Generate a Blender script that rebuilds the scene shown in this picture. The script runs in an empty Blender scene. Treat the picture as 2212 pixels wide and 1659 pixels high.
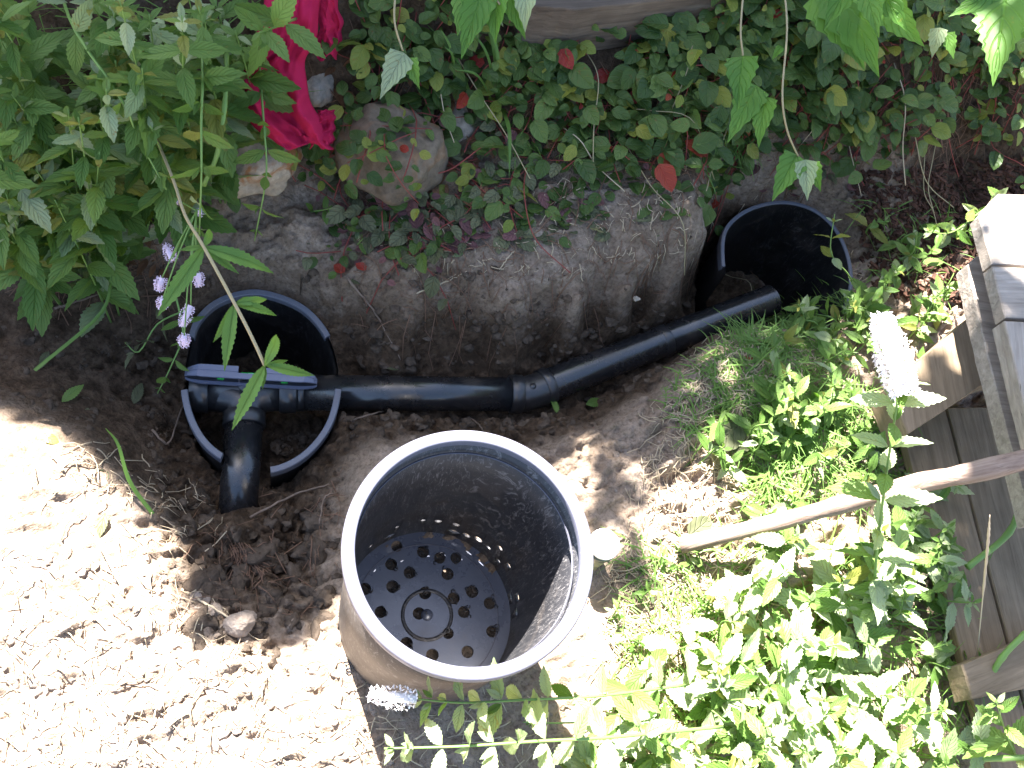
import bpy, math, random
import numpy as np
from mathutils import Vector, Matrix
R = random.Random(7)
NR = np.random.RandomState(11)
S = bpy.context.scene
COL = S.collection
rad = math.radians

# ------------------------------------------------------------ camera, light, exposure
HC = 1.70
FPX = 2150.0
cam_m = Matrix.Rotation(rad(27.1), 3, 'X') @ Matrix.Rotation(rad(27.1), 3, 'Z')
cd = bpy.data.cameras.new('camera'); cam = bpy.data.objects.new('camera', cd); COL.objects.link(cam)
cd.sensor_width = 36; cd.lens = 36 * FPX / 2212; cd.clip_start = 0.02; cd.clip_end = 500
cam.matrix_world = Matrix.Translation((0, 0, HC)) @ cam_m.to_4x4()
S.camera = cam
CM = np.array(cam_m)

def ray(u, v):
    return CM @ np.array(((u - 1106) / FPX, -(v - 829.5) / FPX, -1.0))

def P(u, v, z=0.0):
    """point of the place at height z seen from the photographer's spot in direction (u, v)"""
    d = ray(u, v); t = (z - HC) / d[2]
    return Vector((d[0] * t, d[1] * t, z))

def proj(p):
    q = CM.T @ (np.array(p) - np.array((0, 0, HC)))
    return 1106 + FPX * q[0] / -q[2], 829.5 - FPX * q[1] / -q[2]

SHD = (P(1297, 1286) - P(1261, 1204)).normalized()      # the way shadows fall on the ground
SUN_EL = rad(55)
TOSUN = Vector((-SHD.x * math.cos(SUN_EL), -SHD.y * math.cos(SUN_EL), math.sin(SUN_EL)))
sl = bpy.data.lights.new('sun', 'SUN'); sl.energy = 5.0; sl.angle = rad(0.53); sl.color = (1.0, 0.965, 0.93)
so = bpy.data.objects.new('sun', sl); COL.objects.link(so)
so.rotation_euler = TOSUN.to_track_quat('Z', 'Y').to_euler(); so.location = (0, 0, 5)
w = bpy.data.worlds.new('World'); S.world = w; w.use_nodes = True
nt = w.node_tree
sky = nt.nodes.new('ShaderNodeTexSky'); sky.sky_type = 'NISHITA'; sky.sun_disc = False
sky.sun_elevation = SUN_EL; sky.sun_rotation = math.atan2(TOSUN.x, TOSUN.y)
sky.dust_density = 1.5; sky.ozone_density = .9
bg = nt.nodes['Background']; bg.inputs['Strength'].default_value = 0.051
nt.links.new(sky.outputs[0], bg.inputs[0])
S.view_settings.view_transform = 'Standard'; S.view_settings.look = 'None'
S.view_settings.gamma = 1; S.view_settings.use_curve_mapping = False
S.view_settings.exposure = 3.38

# ------------------------------------------------------------ materials
def mat(name, col=(.5, .5, .5), rough=.8, spec=.3, build=None, **kw):
    m = bpy.data.materials.new(name); m.use_nodes = True
    t = m.node_tree; b = t.nodes['Principled BSDF']
    b.inputs['Base Color'].default_value = (*col, 1); b.inputs['Roughness'].default_value = rough
    b.inputs['Specular IOR Level'].default_value = spec
    for k, v in kw.items():
        b.inputs[k].default_value = v
    if build: build(N(t), b)
    return m

class N:
    def __init__(s, t): s.t = t
    def n(s, typ, **kw):
        x = s.t.nodes.new(typ)
        for k, v in kw.items():
            if k.startswith('_'): setattr(x, k[1:], v)
            else: x.inputs[k.replace('__', ' ')].default_value = v
        return x
    def l(s, a, b): s.t.links.new(a, b)
    def noise(s, scale, detail=4, rough=.6, vec=None, dist=0):
        x = s.n('ShaderNodeTexNoise', Scale=scale, Detail=detail, Roughness=rough, Distortion=dist)
        if vec is not None: s.l(vec, x.inputs['Vector'])
        return x.outputs['Fac']
    def ramp(s, fac, stops, interp='LINEAR'):
        x = s.n('ShaderNodeValToRGB'); e = x.color_ramp; e.interpolation = interp
        while len(e.elements) < len(stops): e.elements.new(.5)
        for el, (p, c) in zip(e.elements, stops):
            el.position = p; el.color = (*c, 1) if len(c) == 3 else c
        s.l(fac, x.inputs[0]); return x.outputs[0]
    def mix(s, fac, a, b, blend='MIX'):
        x = s.n('ShaderNodeMix', _data_type='RGBA', _blend_type=blend)
        for sock, val in ((x.inputs[0], fac), (x.inputs[6], a), (x.inputs[7], b)):
            if hasattr(val, 'is_linked'): s.l(val, sock)
            elif isinstance(val, (int, float)): sock.default_value = val
            else: sock.default_value = (*val, 1)
        return x.outputs[2]
    def math(s, op, a, b=0.0):
        x = s.n('ShaderNodeMath', _operation=op)
        for sock, val in ((x.inputs[0], a), (x.inputs[1], b)):
            if hasattr(val, 'is_linked'): s.l(val, sock)
            else: sock.default_value = val
        return x.outputs[0]
    def bump(s, h, b, strength=.5, dist=.002):
        x = s.n('ShaderNodeBump', Strength=strength, Distance=dist)
        s.l(h, x.inputs['Height']); s.l(x.outputs[0], b.inputs['Normal'])
    def obj(s): return s.n('ShaderNodeTexCoord').outputs['Object']

def soil_build(g, b):
    pos = g.n('ShaderNodeNewGeometry').outputs['Position']
    n1 = g.noise(9, 5, .6, pos); n2 = g.noise(140, 5, .7, pos); n3 = g.noise(40, 3, .6, pos)
    dry = g.ramp(n1, [(.3, (.20, .150, .108)), (.52, (.265, .202, .150)), (.7, (.345, .276, .217))])
    darker = g.ramp(n3, [(.3, (.036, .0235, .0145)), (.5, (.074, .049, .031)), (.72, (.125, .087, .058))])
    at = g.n('ShaderNodeAttribute', _attribute_name='soil_dark')
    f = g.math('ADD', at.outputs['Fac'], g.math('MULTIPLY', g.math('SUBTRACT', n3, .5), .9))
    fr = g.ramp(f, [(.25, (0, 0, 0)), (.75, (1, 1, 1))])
    c = g.mix(fr, dry, darker)
    sp = g.ramp(n2, [(.35, (.62, .6, .58)), (.5, (1, 1, 1)), (.72, (1.25, 1.22, 1.2))])
    c = g.mix(1.0, c, sp, 'MULTIPLY')
    vo = g.n('ShaderNodeTexVoronoi', Scale=95); g.l(pos, vo.inputs['Vector'])
    pb = g.ramp(vo.outputs['Distance'], [(.06, (1, 1, 1)), (.11, (0, 0, 0))])
    c = g.mix(g.math('MULTIPLY', pb, .10), c, (.42, .40, .37))
    g.l(c, b.inputs['Base Color'])
    h = g.math('ADD', g.math('MULTIPLY', n2, 1.0), g.math('MULTIPLY', n3, 1.6))
    g.bump(h, b, .9, .006)
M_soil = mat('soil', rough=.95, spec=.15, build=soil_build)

def clod_build(c0, c1, sc=60):
    def f(g, b):
        pos = g.n('ShaderNodeNewGeometry').outputs['Position']
        n2 = g.noise(sc, 5, .7, pos); n1 = g.noise(7, 2, .6, pos)
        c = g.ramp(n2, [(.3, c0), (.7, c1)])
        c = g.mix(1.0, c, g.ramp(n1, [(.3, (.75, .75, .75)), (.7, (1.2, 1.2, 1.2))]), 'MULTIPLY')
        g.l(c, b.inputs['Base Color']); g.bump(g.noise(sc * 4, 4, .7, pos), b, .9, .004)
    return f
M_clod = mat('moist_clod', rough=.95, spec=.15, build=clod_build((.050, .036, .026), (.13, .098, .072)))
M_dryclod = mat('dry_clod', rough=.95, spec=.15, build=clod_build((.20, .155, .12), (.34, .28, .23)))

def rock_build(c0, c1, rust=0.0):
    def f(g, b):
        v = g.obj()
        n1 = g.noise(14, 6, .65, v); n2 = g.noise(90, 4, .7, v)
        c = g.ramp(n1, [(.3, c0), (.68, c1)])
        c = g.mix(1.0, c, g.ramp(n2, [(.3, (.7, .7, .7)), (.7, (1.2, 1.2, 1.2))]), 'MULTIPLY')
        if rust:
            r = g.ramp(g.noise(17, 5, .6, v, 1.0), [(.54, (0, 0, 0)), (.64, (1, 1, 1))])
            c = g.mix(g.math('MULTIPLY', r, rust), c, (.30, .12, .035))
        g.l(c, b.inputs['Base Color']); g.bump(g.math('ADD', n1, g.math('MULTIPLY', n2, .4)), b, .7, .006)
    return f
M_rock_tan = mat('tan_rock', rough=.85, build=rock_build((.25, .19, .125), (.45, .36, .26), .9))
M_rock_grey = mat('grey_rock', rough=.85, build=rock_build((.095, .068, .045), (.20, .155, .108), .3))
M_rock_pale = mat('pale_rock', rough=.85, build=rock_build((.18, .155, .125), (.38, .33, .27), .15))

def plastic_build(dirt, scr):
    def f(g, b):
        v = g.obj()
        base = b.inputs['Base Color'].default_value[:3]
        d = g.ramp(g.noise(11, 5, .7, v), [(.50, (0, 0, 0)), (.78, (1, 1, 1))])
        c = g.mix(g.math('MULTIPLY', d, dirt), base, (.17, .13, .10))
        mp = g.n('ShaderNodeMapping'); mp.inputs['Scale'].default_value = (30, 300, 30); mp.inputs['Rotation'].default_value = (.4, .5, .9)
        g.l(v, mp.inputs[0])
        s1 = g.ramp(g.noise(1, 5, .75, mp.outputs[0], 1.5), [(.53, (0, 0, 0)), (.66, (1, 1, 1))])
        c = g.mix(g.math('MULTIPLY', s1, scr), c, (.30, .28, .27))
        dust = g.ramp(g.noise(420, 2, .6, v), [(.64, (0, 0, 0)), (.72, (1, 1, 1))])
        c = g.mix(g.math('MULTIPLY', dust, dirt * .8), c, (.24, .21, .18))
        g.l(c, b.inputs['Base Color'])
        r0 = b.inputs['Roughness'].default_value
        g.l(g.math('ADD', r0, g.math('MULTIPLY', d, .35)), b.inputs['Roughness'])
        g.bump(g.noise(60, 4, .6, v), b, .12, .003)
    return f
M_abs = mat('black_pipe_plastic', (.011, .0115, .013), .22, .9, plastic_build(.10, .05))
M_absfit = mat('black_fitting_plastic', (.013, .0135, .015), .30, .8, plastic_build(.12, .05))
M_pot = mat('black_pot_plastic', (.024, .024, .027), .42, .6, plastic_build(.36, .55))
M_potrim = mat('grey_scuffed_pot_rim', (.115, .115, .145), .5, .5, plastic_build(.10, .18))
M_potfloorsky = mat('pot_floor_sky_tint', (.080, .090, .125), .26, .9, plastic_build(.12, .05))  # bluish sky reflection painted into the floor's base colour
M_potout = mat('dusty_pot_outside', (.045, .038, .034), .5, .4, plastic_build(.55, .4))
M_bin = mat('buried_bin_plastic', (.007, .007, .008), .5, .4, plastic_build(.22, .15))
M_binrim = mat('grey_cut_bin_edge', (.10, .11, .14), .5, .5, plastic_build(.5, .15))
M_level = mat('blue_grey_level_casting', (.12, .135, .20), .4, .5, plastic_build(.15, .05))
M_leveldark = mat('black_level_web', (.010, .011, .013), .4, .5)
M_vial = mat('green_vial_liquid', (.02, .38, .05), .15, .6)
M_vialclear = mat('pale_green_vial_bubble', (.25, .75, .30), .12, .6)
M_curl = mat('plastic_shaving', (.03, .03, .034), .3, .6)
M_white = mat('white_lid_paint', (.80, .80, .78), .45, .4)
M_jarglass = mat('cream_jar_wall', (.25, .25, .15), .25, .5)
M_jarband = mat('dark_green_lid_band', (.05, .07, .05), .35, .5)

def wood_build(c0, c1, axis=0, sc=1.0):
    def f(g, b):
        v = g.obj()
        mp = g.n('ShaderNodeMapping'); s = [55 * sc] * 3; s[axis] = 3 * sc; mp.inputs['Scale'].default_value = s
        g.l(v, mp.inputs[0])
        n1 = g.noise(1.6, 6, .65, mp.outputs[0], .6)
        n0 = g.noise(9, 3, .6, v)
        c = g.ramp(n1, [(.28, c0), (.5, tuple((a + b_) / 2 for a, b_ in zip(c0, c1))), (.72, c1)])
        c = g.mix(1.0, c, g.ramp(n0, [(.3, (.78, .76, .74)), (.7, (1.12, 1.12, 1.12))]), 'MULTIPLY')
        ck = g.ramp(g.noise(3.5, 3, .6, mp.outputs[0]), [(.27, (1, 1, 1)), (.33, (0, 0, 0))])
        c = g.mix(g.math('MULTIPLY', ck, .7), c, (.05, .04, .03))
        g.l(c, b.inputs['Base Color']); g.bump(n1, b, .8, .003)
    return f
M_plank = mat('weathered_grey_wood', rough=.85, build=wood_build((.19, .16, .13), (.40, .35, .30)))
M_beam = mat('tan_weathered_shaded_wood', rough=.85, build=wood_build((.13, .095, .058), (.27, .20, .13)))  # tan wood, made darker to carry the shade on the lower boards
M_timber = mat('dark_retaining_timber', rough=.9, build=wood_build((.055, .04, .03), (.16, .125, .095)))
M_handle = mat('worn_wooden_handle', rough=.6, build=wood_build((.12, .07, .05), (.33, .25, .20), 0, 1.3))
M_chip = mat('red_brown_bark_chip', rough=.9, build=clod_build((.028, .014, .009), (.115, .052, .032), 45))
M_cutsoil = mat('dark_cut_soil', rough=.95, build=clod_build((.035, .032, .032), (.085, .078, .075), 40))

def cloth_build(g, b):
    uv = g.n('ShaderNodeTexCoord').outputs['UV']
    n1 = g.noise(3, 4, .6, g.obj())
    c = g.ramp(n1, [(.3, (.32, .010, .045)), (.7, (.52, .026, .085))])
    g.l(c, b.inputs['Base Color'])
    wv = g.n('ShaderNodeTexWave', Scale=55, Distortion=.5); g.l(uv, wv.inputs['Vector'])
    g.bump(g.math('ADD', wv.outputs['Fac'], g.math('MULTIPLY', g.noise(90, 4, .6, g.obj()), 2)), b, .3, .0015)
M_cloth = mat('crimson_cotton', (.5, .02, .07), .95, .05, cloth_build)

def leaf_mat(name, c0, c1, spots=0.0, spotcol=(.25, .16, .03), trans=.35, veins=7.0, rough=.45, quilt=.5):
    m = bpy.data.materials.new(name); m.use_nodes = True
    t = m.node_tree; g = N(t); b = t.nodes['Principled BSDF']
    out = t.nodes['Material Output']
    uv = g.n('ShaderNodeTexCoord').outputs['UV']
    sep = g.n('ShaderNodeSeparateXYZ'); g.l(uv, sep.inputs[0])
    ay = g.math('ABSOLUTE', g.math('SUBTRACT', sep.outputs[1], .5))
    rnd = g.n('ShaderNodeObjectInfo').outputs['Random']
    pos = g.n('ShaderNodeNewGeometry').outputs['Position']
    c = g.ramp(g.math('ADD', g.math('MULTIPLY', rnd, .7), g.math('MULTIPLY', g.noise(25, 3, .6, pos), .3)), [(.1, c0), (.9, c1)])
    k = g.math('FRACT', g.math('SUBTRACT', g.math('MULTIPLY', sep.outputs[0], veins), g.math('MULTIPLY', ay, veins * .75)))
    k = g.math('ABSOLUTE', g.math('SUBTRACT', k, .5))       # 0 in the middle between veins, .5 on a vein
    vein = g.ramp(k, [(.36, (0, 0, 0)), (.49, (1, 1, 1))])
    mid = g.ramp(ay, [(.0, (1, 1, 1)), (.035, (0, 0, 0))])
    vm = g.math('MAXIMUM', g.math('MULTIPLY', vein, .55), mid)
    light = g.mix(1.0, c, (1.75, 1.65, 2.0), 'MULTIPLY')
    c = g.mix(g.math('MULTIPLY', vm, .6), c, light)
    if spots:
        s_ = g.ramp(g.noise(120, 3, .65, pos), [(.60, (0, 0, 0)), (.68, (1, 1, 1))])
        big = g.ramp(g.noise(26, 2, .5, pos), [(.45, (0, 0, 0)), (.62, (1, 1, 1))])
        c = g.mix(g.math('MULTIPLY', g.math('MULTIPLY', s_, big), spots), c, spotcol)
    g.l(c, b.inputs['Base Color']); b.inputs['Roughness'].default_value = rough
    b.inputs['Specular IOR Level'].default_value = .25
    h = g.math('SUBTRACT', g.math('SUBTRACT', 1.0, g.math('MULTIPLY', vein, .8)), mid)
    g.bump(h, b, min(1, quilt * 1.8), .0022)
    tr = g.n('ShaderNodeBsdfTranslucent')
    g.l(g.mix(1.0, c, (1.25, 1.35, .55), 'MULTIPLY'), tr.inputs[0])
    mx = g.n('ShaderNodeMixShader'); mx.inputs[0].default_value = trans
    g.l(b.outputs[0], mx.inputs[1]); g.l(tr.outputs[0], mx.inputs[2]); g.l(mx.outputs[0], out.inputs[0])
    return m
L_mint = leaf_mat('mint_leaf_green', (.072, .150, .026), (.18, .28, .072), .5)
L_mintpalesun = leaf_mat('pale_sunlit_mint_leaf', (.22, .30, .13), (.38, .44, .27), .7)  # naturally pale leaves, and sun glare painted into the colour of lit ones
L_mintyel = leaf_mat('yellowing_mint_leaf', (.20, .22, .045), (.30, .30, .08), .9, (.14, .08, .03))
L_creep = leaf_mat('creeper_leaf_green', (.030, .062, .013), (.110, .165, .038), .5, (.20, .05, .02), .2, 4, .4, .3)
L_creepy = leaf_mat('creeper_leaf_yellow_green', (.14, .19, .03), (.24, .24, .045), .6, (.35, .05, .02), .25, 4, .4, .3)
L_creepr = leaf_mat('creeper_leaf_red', (.24, .022, .02), (.36, .075, .03), .5, (.3, .2, .03), .25, 4, .4, .3)
L_wilt = leaf_mat('wilted_leaf', (.07, .078, .038), (.15, .155, .08), .6, (.14, .06, .05), .15, 4, .7, .5)
L_wiltr = leaf_mat('wilted_purple_leaf', (.11, .05, .05), (.20, .09, .085), .5, (.1, .05, .04), .15, 4, .7, .5)
L_dead = leaf_mat('dead_brown_leaf', (.16, .075, .035), (.32, .18, .10), .6, (.1, .05, .03), .15, 5, .8, .6)
L_hang = leaf_mat('pointed_vine_leaf', (.075, .18, .03), (.15, .29, .06), .3, (.3, .25, .04), .4, 6, .45, .5)
L_lance = leaf_mat('narrow_toothed_leaf', (.10, .22, .05), (.17, .31, .08), .2, (.3, .25, .04), .4, 12, .45, .6)
L_grass = leaf_mat('grass_blade', (.07, .15, .03), (.16, .26, .06), 0, trans=.35, veins=0.5, quilt=.1)
L_straw = mat('dry_straw', (.42, .34, .23), .7, .3)
M_root = mat('thin_root', (.17, .10, .065), .8, .2)
M_stem = mat('green_stem', (.14, .24, .055), .5, .4)
M_stembr = mat('tan_stem', (.30, .25, .14), .6, .3)
M_stemred = mat('red_runner', (.22, .045, .035), .6, .3)
M_flower = mat('lilac_floret', (.66, .56, .70), .6, .2)
M_flowerw = mat('white_floret', (.80, .76, .74), .6, .2)
M_petal = mat('red_petal', (.55, .02, .03), .5, .3)
M_bark = mat('brown_bark', rough=.9, build=clod_build((.06, .045, .035), (.16, .12, .09), 20))
M_twig = mat('grey_brown_twig', rough=.85, build=clod_build((.13, .09, .065), (.28, .21, .16), 50))
M_glassgreen = mat('green_bottle_glass', (.01, .13, .06), .1, .6)

# ------------------------------------------------------------ object helpers
def mesh(name, vs, fs, m, smooth=True, uvs=None):
    me = bpy.data.meshes.new(name)
    me.from_pydata([tuple(v) for v in vs], [], [tuple(f) for f in fs])
    if m is not None: me.materials.append(m)
    if smooth: me.polygons.foreach_set('use_smooth', [True] * len(me.polygons))
    if uvs is not None:
        uvl = me.uv_layers.new(name='UVMap')
        li = np.empty(len(me.loops), dtype=np.int32); me.loops.foreach_get('vertex_index', li)
        uvl.data.foreach_set('uv', np.asarray(uvs, dtype=np.float32)[li].ravel())
    me.update(); return me

def link(name, me, parent=None, loc=None):
    o = bpy.data.objects.new(name, me); COL.objects.link(o)
    if parent is not None:
        o.parent = parent
        if loc is None: o.location = -parent.location
    if loc is not None: o.location = loc
    return o

def thing(name, label, cat, loc=(0, 0, 0), group=None):
    o = bpy.data.objects.new(name, None); COL.objects.link(o); o.empty_display_size = .02
    o.location = loc; o['label'] = label; o['category'] = cat
    if group: o['group'] = group
    return o

def tag(o, label, cat, group=None, kind=None):
    if kind != 'structure' or label: o['label'] = label
    if cat: o['category'] = cat
    if group: o['group'] = group
    if kind: o['kind'] = kind
    return o

class MB:
    def __init__(s): s.v = []; s.f = []; s.uv = []
    def add(s, vs, fs, uvs=None):
        o = len(s.v); s.v += [tuple(x) for x in vs]; s.f += [tuple(i + o for i in f) for f in fs]
        s.uv += list(uvs) if uvs is not None else [(0, 0)] * len(vs)
    def build(s, name, m, parent=None, smooth=True, pname=None):
        return link(pname or name, mesh(name, s.v, s.f, m, smooth, s.uv), parent)

def catmull(pts, n):
    p = [Vector(x) for x in pts]
    if len(p) == 2: return [p[0].lerp(p[1], i / n) for i in range(n + 1)]
    p = [p[0] * 2 - p[1]] + p + [p[-1] * 2 - p[-2]]
    out = []; seg = len(p) - 3
    for i in range(n + 1):
        t = i / n * seg; k = min(int(t), seg - 1); t -= k
        a, b, c, d = p[k:k + 4]
        out.append(.5 * ((2 * b) + (c - a) * t + (2 * a - 5 * b + 4 * c - d) * t * t + (3 * b - a - 3 * c + d) * t ** 3))
    return out

def tube(pts, r, sides=6, cap=True, squash=1.0):
    """vertices and faces of a tube through pts; r is a number or a list"""
    n = len(pts); pts = [Vector(p) for p in pts]
    rr = r if isinstance(r, (list, tuple)) else [r] * n
    t0 = (pts[1] - pts[0]).normalized(); up = Vector((0, 0, 1)) if abs(t0.z) < .9 else Vector((1, 0, 0))
    a = t0.cross(up).normalized(); vs = []; fs = []
    for i in range(n):
        t = (pts[min(i + 1, n - 1)] - pts[max(i - 1, 0)]).normalized()
        a = (a - t * a.dot(t)).normalized(); b = t.cross(a)
        for k in range(sides):
            an = 2 * math.pi * k / sides
            vs.append(pts[i] + (a * math.cos(an) + b * math.sin(an) * squash) * rr[i])
    for i in range(n - 1):
        for k in range(sides):
            k2 = (k + 1) % sides
            fs.append((i * sides + k, i * sides + k2, (i + 1) * sides + k2, (i + 1) * sides + k))
    if cap:
        fs.append(tuple(range(sides))[::-1]); fs.append(tuple((n - 1) * sides + k for k in range(sides)))
    return vs, fs

def lathe(prof, n=64):
    vs = []; fs = []
    for (r, z) in prof:
        for k in range(n):
            a = 2 * math.pi * k / n; vs.append((r * math.cos(a), r * math.sin(a), z))
    for i in range(len(prof) - 1):
        for k in range(n):
            k2 = (k + 1) % n; fs.append((i * n + k, i * n + k2, (i + 1) * n + k2, (i + 1) * n + k))
    return vs, fs

# lattice noise in numpy
class Lat:
    def __init__(s, seed): s.g = np.random.RandomState(seed).rand(256, 256).astype(np.float64)
    def __call__(s, x, y):
        xi = np.floor(x).astype(int); yi = np.floor(y).astype(int); fx = x - xi; fy = y - yi
        fx = fx * fx * (3 - 2 * fx); fy = fy * fy * (3 - 2 * fy)
        g = s.g; a = g[xi % 256, yi % 256]; b = g[(xi + 1) % 256, yi % 256]; c = g[xi % 256, (yi + 1) % 256]; d = g[(xi + 1) % 256, (yi + 1) % 256]
        return (a * (1 - fx) + b * fx) * (1 - fy) + (c * (1 - fx) + d * fx) * fy - .5
def fbm(x, y, f, octs, seed, gain=.5):
    r = 0; a = 1
    for i in range(octs):
        r = r + a * Lat(seed + i)(x * f + 37.1 * i + 50, y * f + 11.7 * i + 50); f *= 2.03; a *= gain
    return r

# ------------------------------------------------------------ the ground
CT = []
def row(v, *uz):
    for u, z in uz: CT.append((u, v, z))
row(-500, (-900, .5), (0, .55), (800, .6), (1600, .6), (2400, .5), (3000, .45))
row(-170, (-500, .36), (0, .38), (600, .40), (1100, .43), (1600, .44), (2212, .4), (2700, .35))
row(0, (-500, .28), (0, .29), (300, .29), (600, .29), (900, .29), (1100, .27), (1300, .27), (1500, .28), (1800, .31), (2212, .30), (2700, .25))
row(150, (-500, .2), (0, .2), (300, .2), (600, .19), (900, .2), (1200, .23), (1500, .25), (1800, .24), (2212, .21), (2700, .2))
row(300, (-500, .1), (0, .1), (300, .1), (550, .09), (800, .09), (1000, .1), (1200, .13), (1400, .15), (1540, .14), (1750, .12), (1950, .12), (2212, .10), (2700, .1))
row(400, (-500, .05), (0, .05), (400, .04), (700, .05), (1000, .08), (1200, .10), (1400, .11), (1520, .10), (1600, .0), (1700, .0), (1850, .02), (2050, -.02), (2212, -.02), (2700, 0))
row(500, (-500, .02), (0, .01), (300, .01), (550, .01), (750, .03), (1000, .06), (1200, .07), (1400, .085), (1495, .075), (1530, .06), (1552, -.14), (1870, -.03), (2000, -.03), (2212, -.03), (2700, 0))
row(560, (-500, 0), (0, -.02), (200, -.02), (400, -.02), (600, -.01), (800, .02), (1000, .05), (1200, .065), (1400, .055), (1475, .035), (1500, -.12), (1515, -.17))
row(640, (-500, -.06), (0, -.08), (200, -.08), (350, -.09), (745, -.03), (900, .01), (1100, .03), (1250, .03), (1350, .01), (1430, -.03), (1462, -.15), (1490, -.18), (2000, -.02), (2212, -.02), (2700, 0))
row(700, (-500, -.1), (0, -.12), (200, -.13), (340, -.15), (760, -.09), (900, -.035), (1100, -.015), (1230, -.03), (1310, -.10), (1360, -.17))
row(738, (760, -.13), (900, -.11), (1050, -.11), (1170, -.13), (1260, -.17))
row(770, (-500, -.11), (0, -.13), (200, -.15), (360, -.17), (760, -.155), (900, -.16), (1050, -.165), (1180, -.175))
row(850, (-500, -.02), (0, -.06), (150, -.11), (280, -.15), (370, -.17), (760, -.175), (900, -.18), (1100, -.18), (1250, -.18))
for c in [(0, 890, -.01), (100, 940, -.01), (200, 990, -.015), (300, 1070, -.03), (380, 1140, -.05), (120, 890, -.06), (220, 930, -.08), (310, 1000, -.12), (365, 1060, -.13),
          (420, 1130, -.09), (480, 1140, -.09), (560, 1130, -.10), (640, 1100, -.09), (700, 1080, -.06), (740, 1000, -.05), (800, 960, -.04), (900, 935, -.07),
          (450, 1010, -.16), (620, 1050, -.15), (700, 1000, -.11),
          (430, 1220, -.06), (540, 1220, -.065), (650, 1220, -.06), (720, 1150, -.03), (450, 1330, -.02), (560, 1330, -.03), (660, 1330, -.02), (730, 1300, -.005),
          (1330, 850, -.18), (1430, 790, -.18), (1520, 730, -.19), (1600, 700, -.2),
          (1000, 915, -.15), (1150, 920, -.13), (1260, 905, -.11), (1240, 960, -.005), (1330, 910, -.01), (1400, 860, -.01), (1480, 800, 0), (1545, 750, 0), (1620, 710, 0), (1700, 680, 0), (1790, 660, -.01), (1860, 640, -.02)]:
    CT.append(c)
row(1030, (-500, 0), (0, 0), (150, 0), (800, 0), (950, 0), (1100, 0), (1300, 0), (1450, 0), (1650, .01), (1900, 0), (2212, 0), (2700, 0))
row(1200, (-500, 0), (0, 0), (200, 0), (340, -.01), (900, 0), (1200, 0), (1500, 0), (1800, 0), (2212, 0), (2700, 0))
row(1420, (-500, 0), (0, 0), (250, 0), (450, 0.005), (650, 0.005), (900, 0), (1200, 0), (1500, 0), (1800, 0), (2212, 0), (2700, 0))
row(1700, (-500, 0), (0, 0), (500, 0), (1000, 0), (1500, 0), (2000, 0), (2700, 0))
row(2200, (-500, 0), (500, 0), (1500, 0), (2700, 0))
cp = np.array([tuple(P(*c)) for c in CT])
D = np.sqrt(((cp[:, None, :2] - cp[None, :, :2]) ** 2).sum(-1))
n_ = len(cp); A = np.zeros((n_ + 1, n_ + 1)); A[:n_, :n_] = D - 2e-3 * np.eye(n_); A[:n_, n_] = 1; A[n_, :n_] = 1
Wt = np.linalg.solve(A, np.append(cp[:, 2], 0))
def rbf(x, y):
    sh = x.shape; x = x.ravel(); y = y.ravel(); out = np.full(x.shape, Wt[n_])
    for i in range(n_): out += Wt[i] * np.sqrt((x - cp[i, 0]) ** 2 + (y - cp[i, 1]) ** 2)
    return out.reshape(sh)
fx0, fx1, fy0, fy1 = -1.15, 1.95, -0.75, 2.25
STEP = .0048
def axis(a, b, st, far):
    core = list(np.arange(a, b, st)); d = st; lo = []; hi = []; x = a; y = core[-1]
    while x > -far: d *= 1.22; x -= d; y += d; lo.append(x); hi.append(y)
    return np.array(lo[::-1] + core + hi)
xs = axis(fx0, fx1, STEP, 60); ys = axis(fy0, fy1, STEP, 60)
# coarse solve then bilinear to the fine grid
cxs = np.linspace(fx0 - .4, fx1 + .4, 330); cys = np.linspace(fy0 - .4, fy1 + .4, 330)
CX, CY = np.meshgrid(cxs, cys, indexing='ij'); CZ = rbf(CX, CY)
def bil(gx, gy, gz, x, y):
    i = np.clip((x - gx[0]) / (gx[1] - gx[0]), 0, len(gx) - 1.001); j = np.clip((y - gy[0]) / (gy[1] - gy[0]), 0, len(gy) - 1.001)
    i0 = i.astype(int); j0 = j.astype(int); a = i - i0; b = j - j0
    return gz[i0, j0] * (1 - a) * (1 - b) + gz[i0 + 1, j0] * a * (1 - b) + gz[i0, j0 + 1] * (1 - a) * b + gz[i0 + 1, j0 + 1] * a * b
GX, GY = np.meshgrid(xs, ys, indexing='ij')
Z0 = bil(cxs, cys, CZ, GX, GY)
edge = np.maximum(np.maximum(np.abs(GX - .4) - 1.9, np.abs(GY - .75) - 1.9), 0)

# buried bins: an outline at the rim and the soil dug out inside it
def outline(px, z, n=72, closed=True):
    pts = [P(u, v, z) for u, v in px]
    if not closed: return catmull(pts, n)
    m = len(pts); ext = pts[-2:] + pts + pts[:3]; full = catmull(ext, (len(ext) - 1) * 12)
    return full[24:24 + m * 12]
RIM_L, RIM_R = -.085, -.045
binL = outline([(402, 750), (420, 690), (468, 645), (545, 624), (620, 640), (675, 673), (716, 728), (737, 800), (733, 870), (708, 935), (655, 992), (585, 1021), (510, 1008), (445, 968), (405, 905), (390, 830)], RIM_L)
binR = outline([(1558, 560), (1562, 500), (1592, 463), (1640, 440), (1700, 433), (1760, 450), (1805, 488), (1832, 540), (1843, 600), (1832, 665), (1790, 715), (1720, 735), (1650, 720), (1600, 680), (1570, 620)], RIM_R)
def cen(pts): 
    c = Vector((0, 0, 0))
    for p in pts: c += p
    return c / len(pts)
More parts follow.
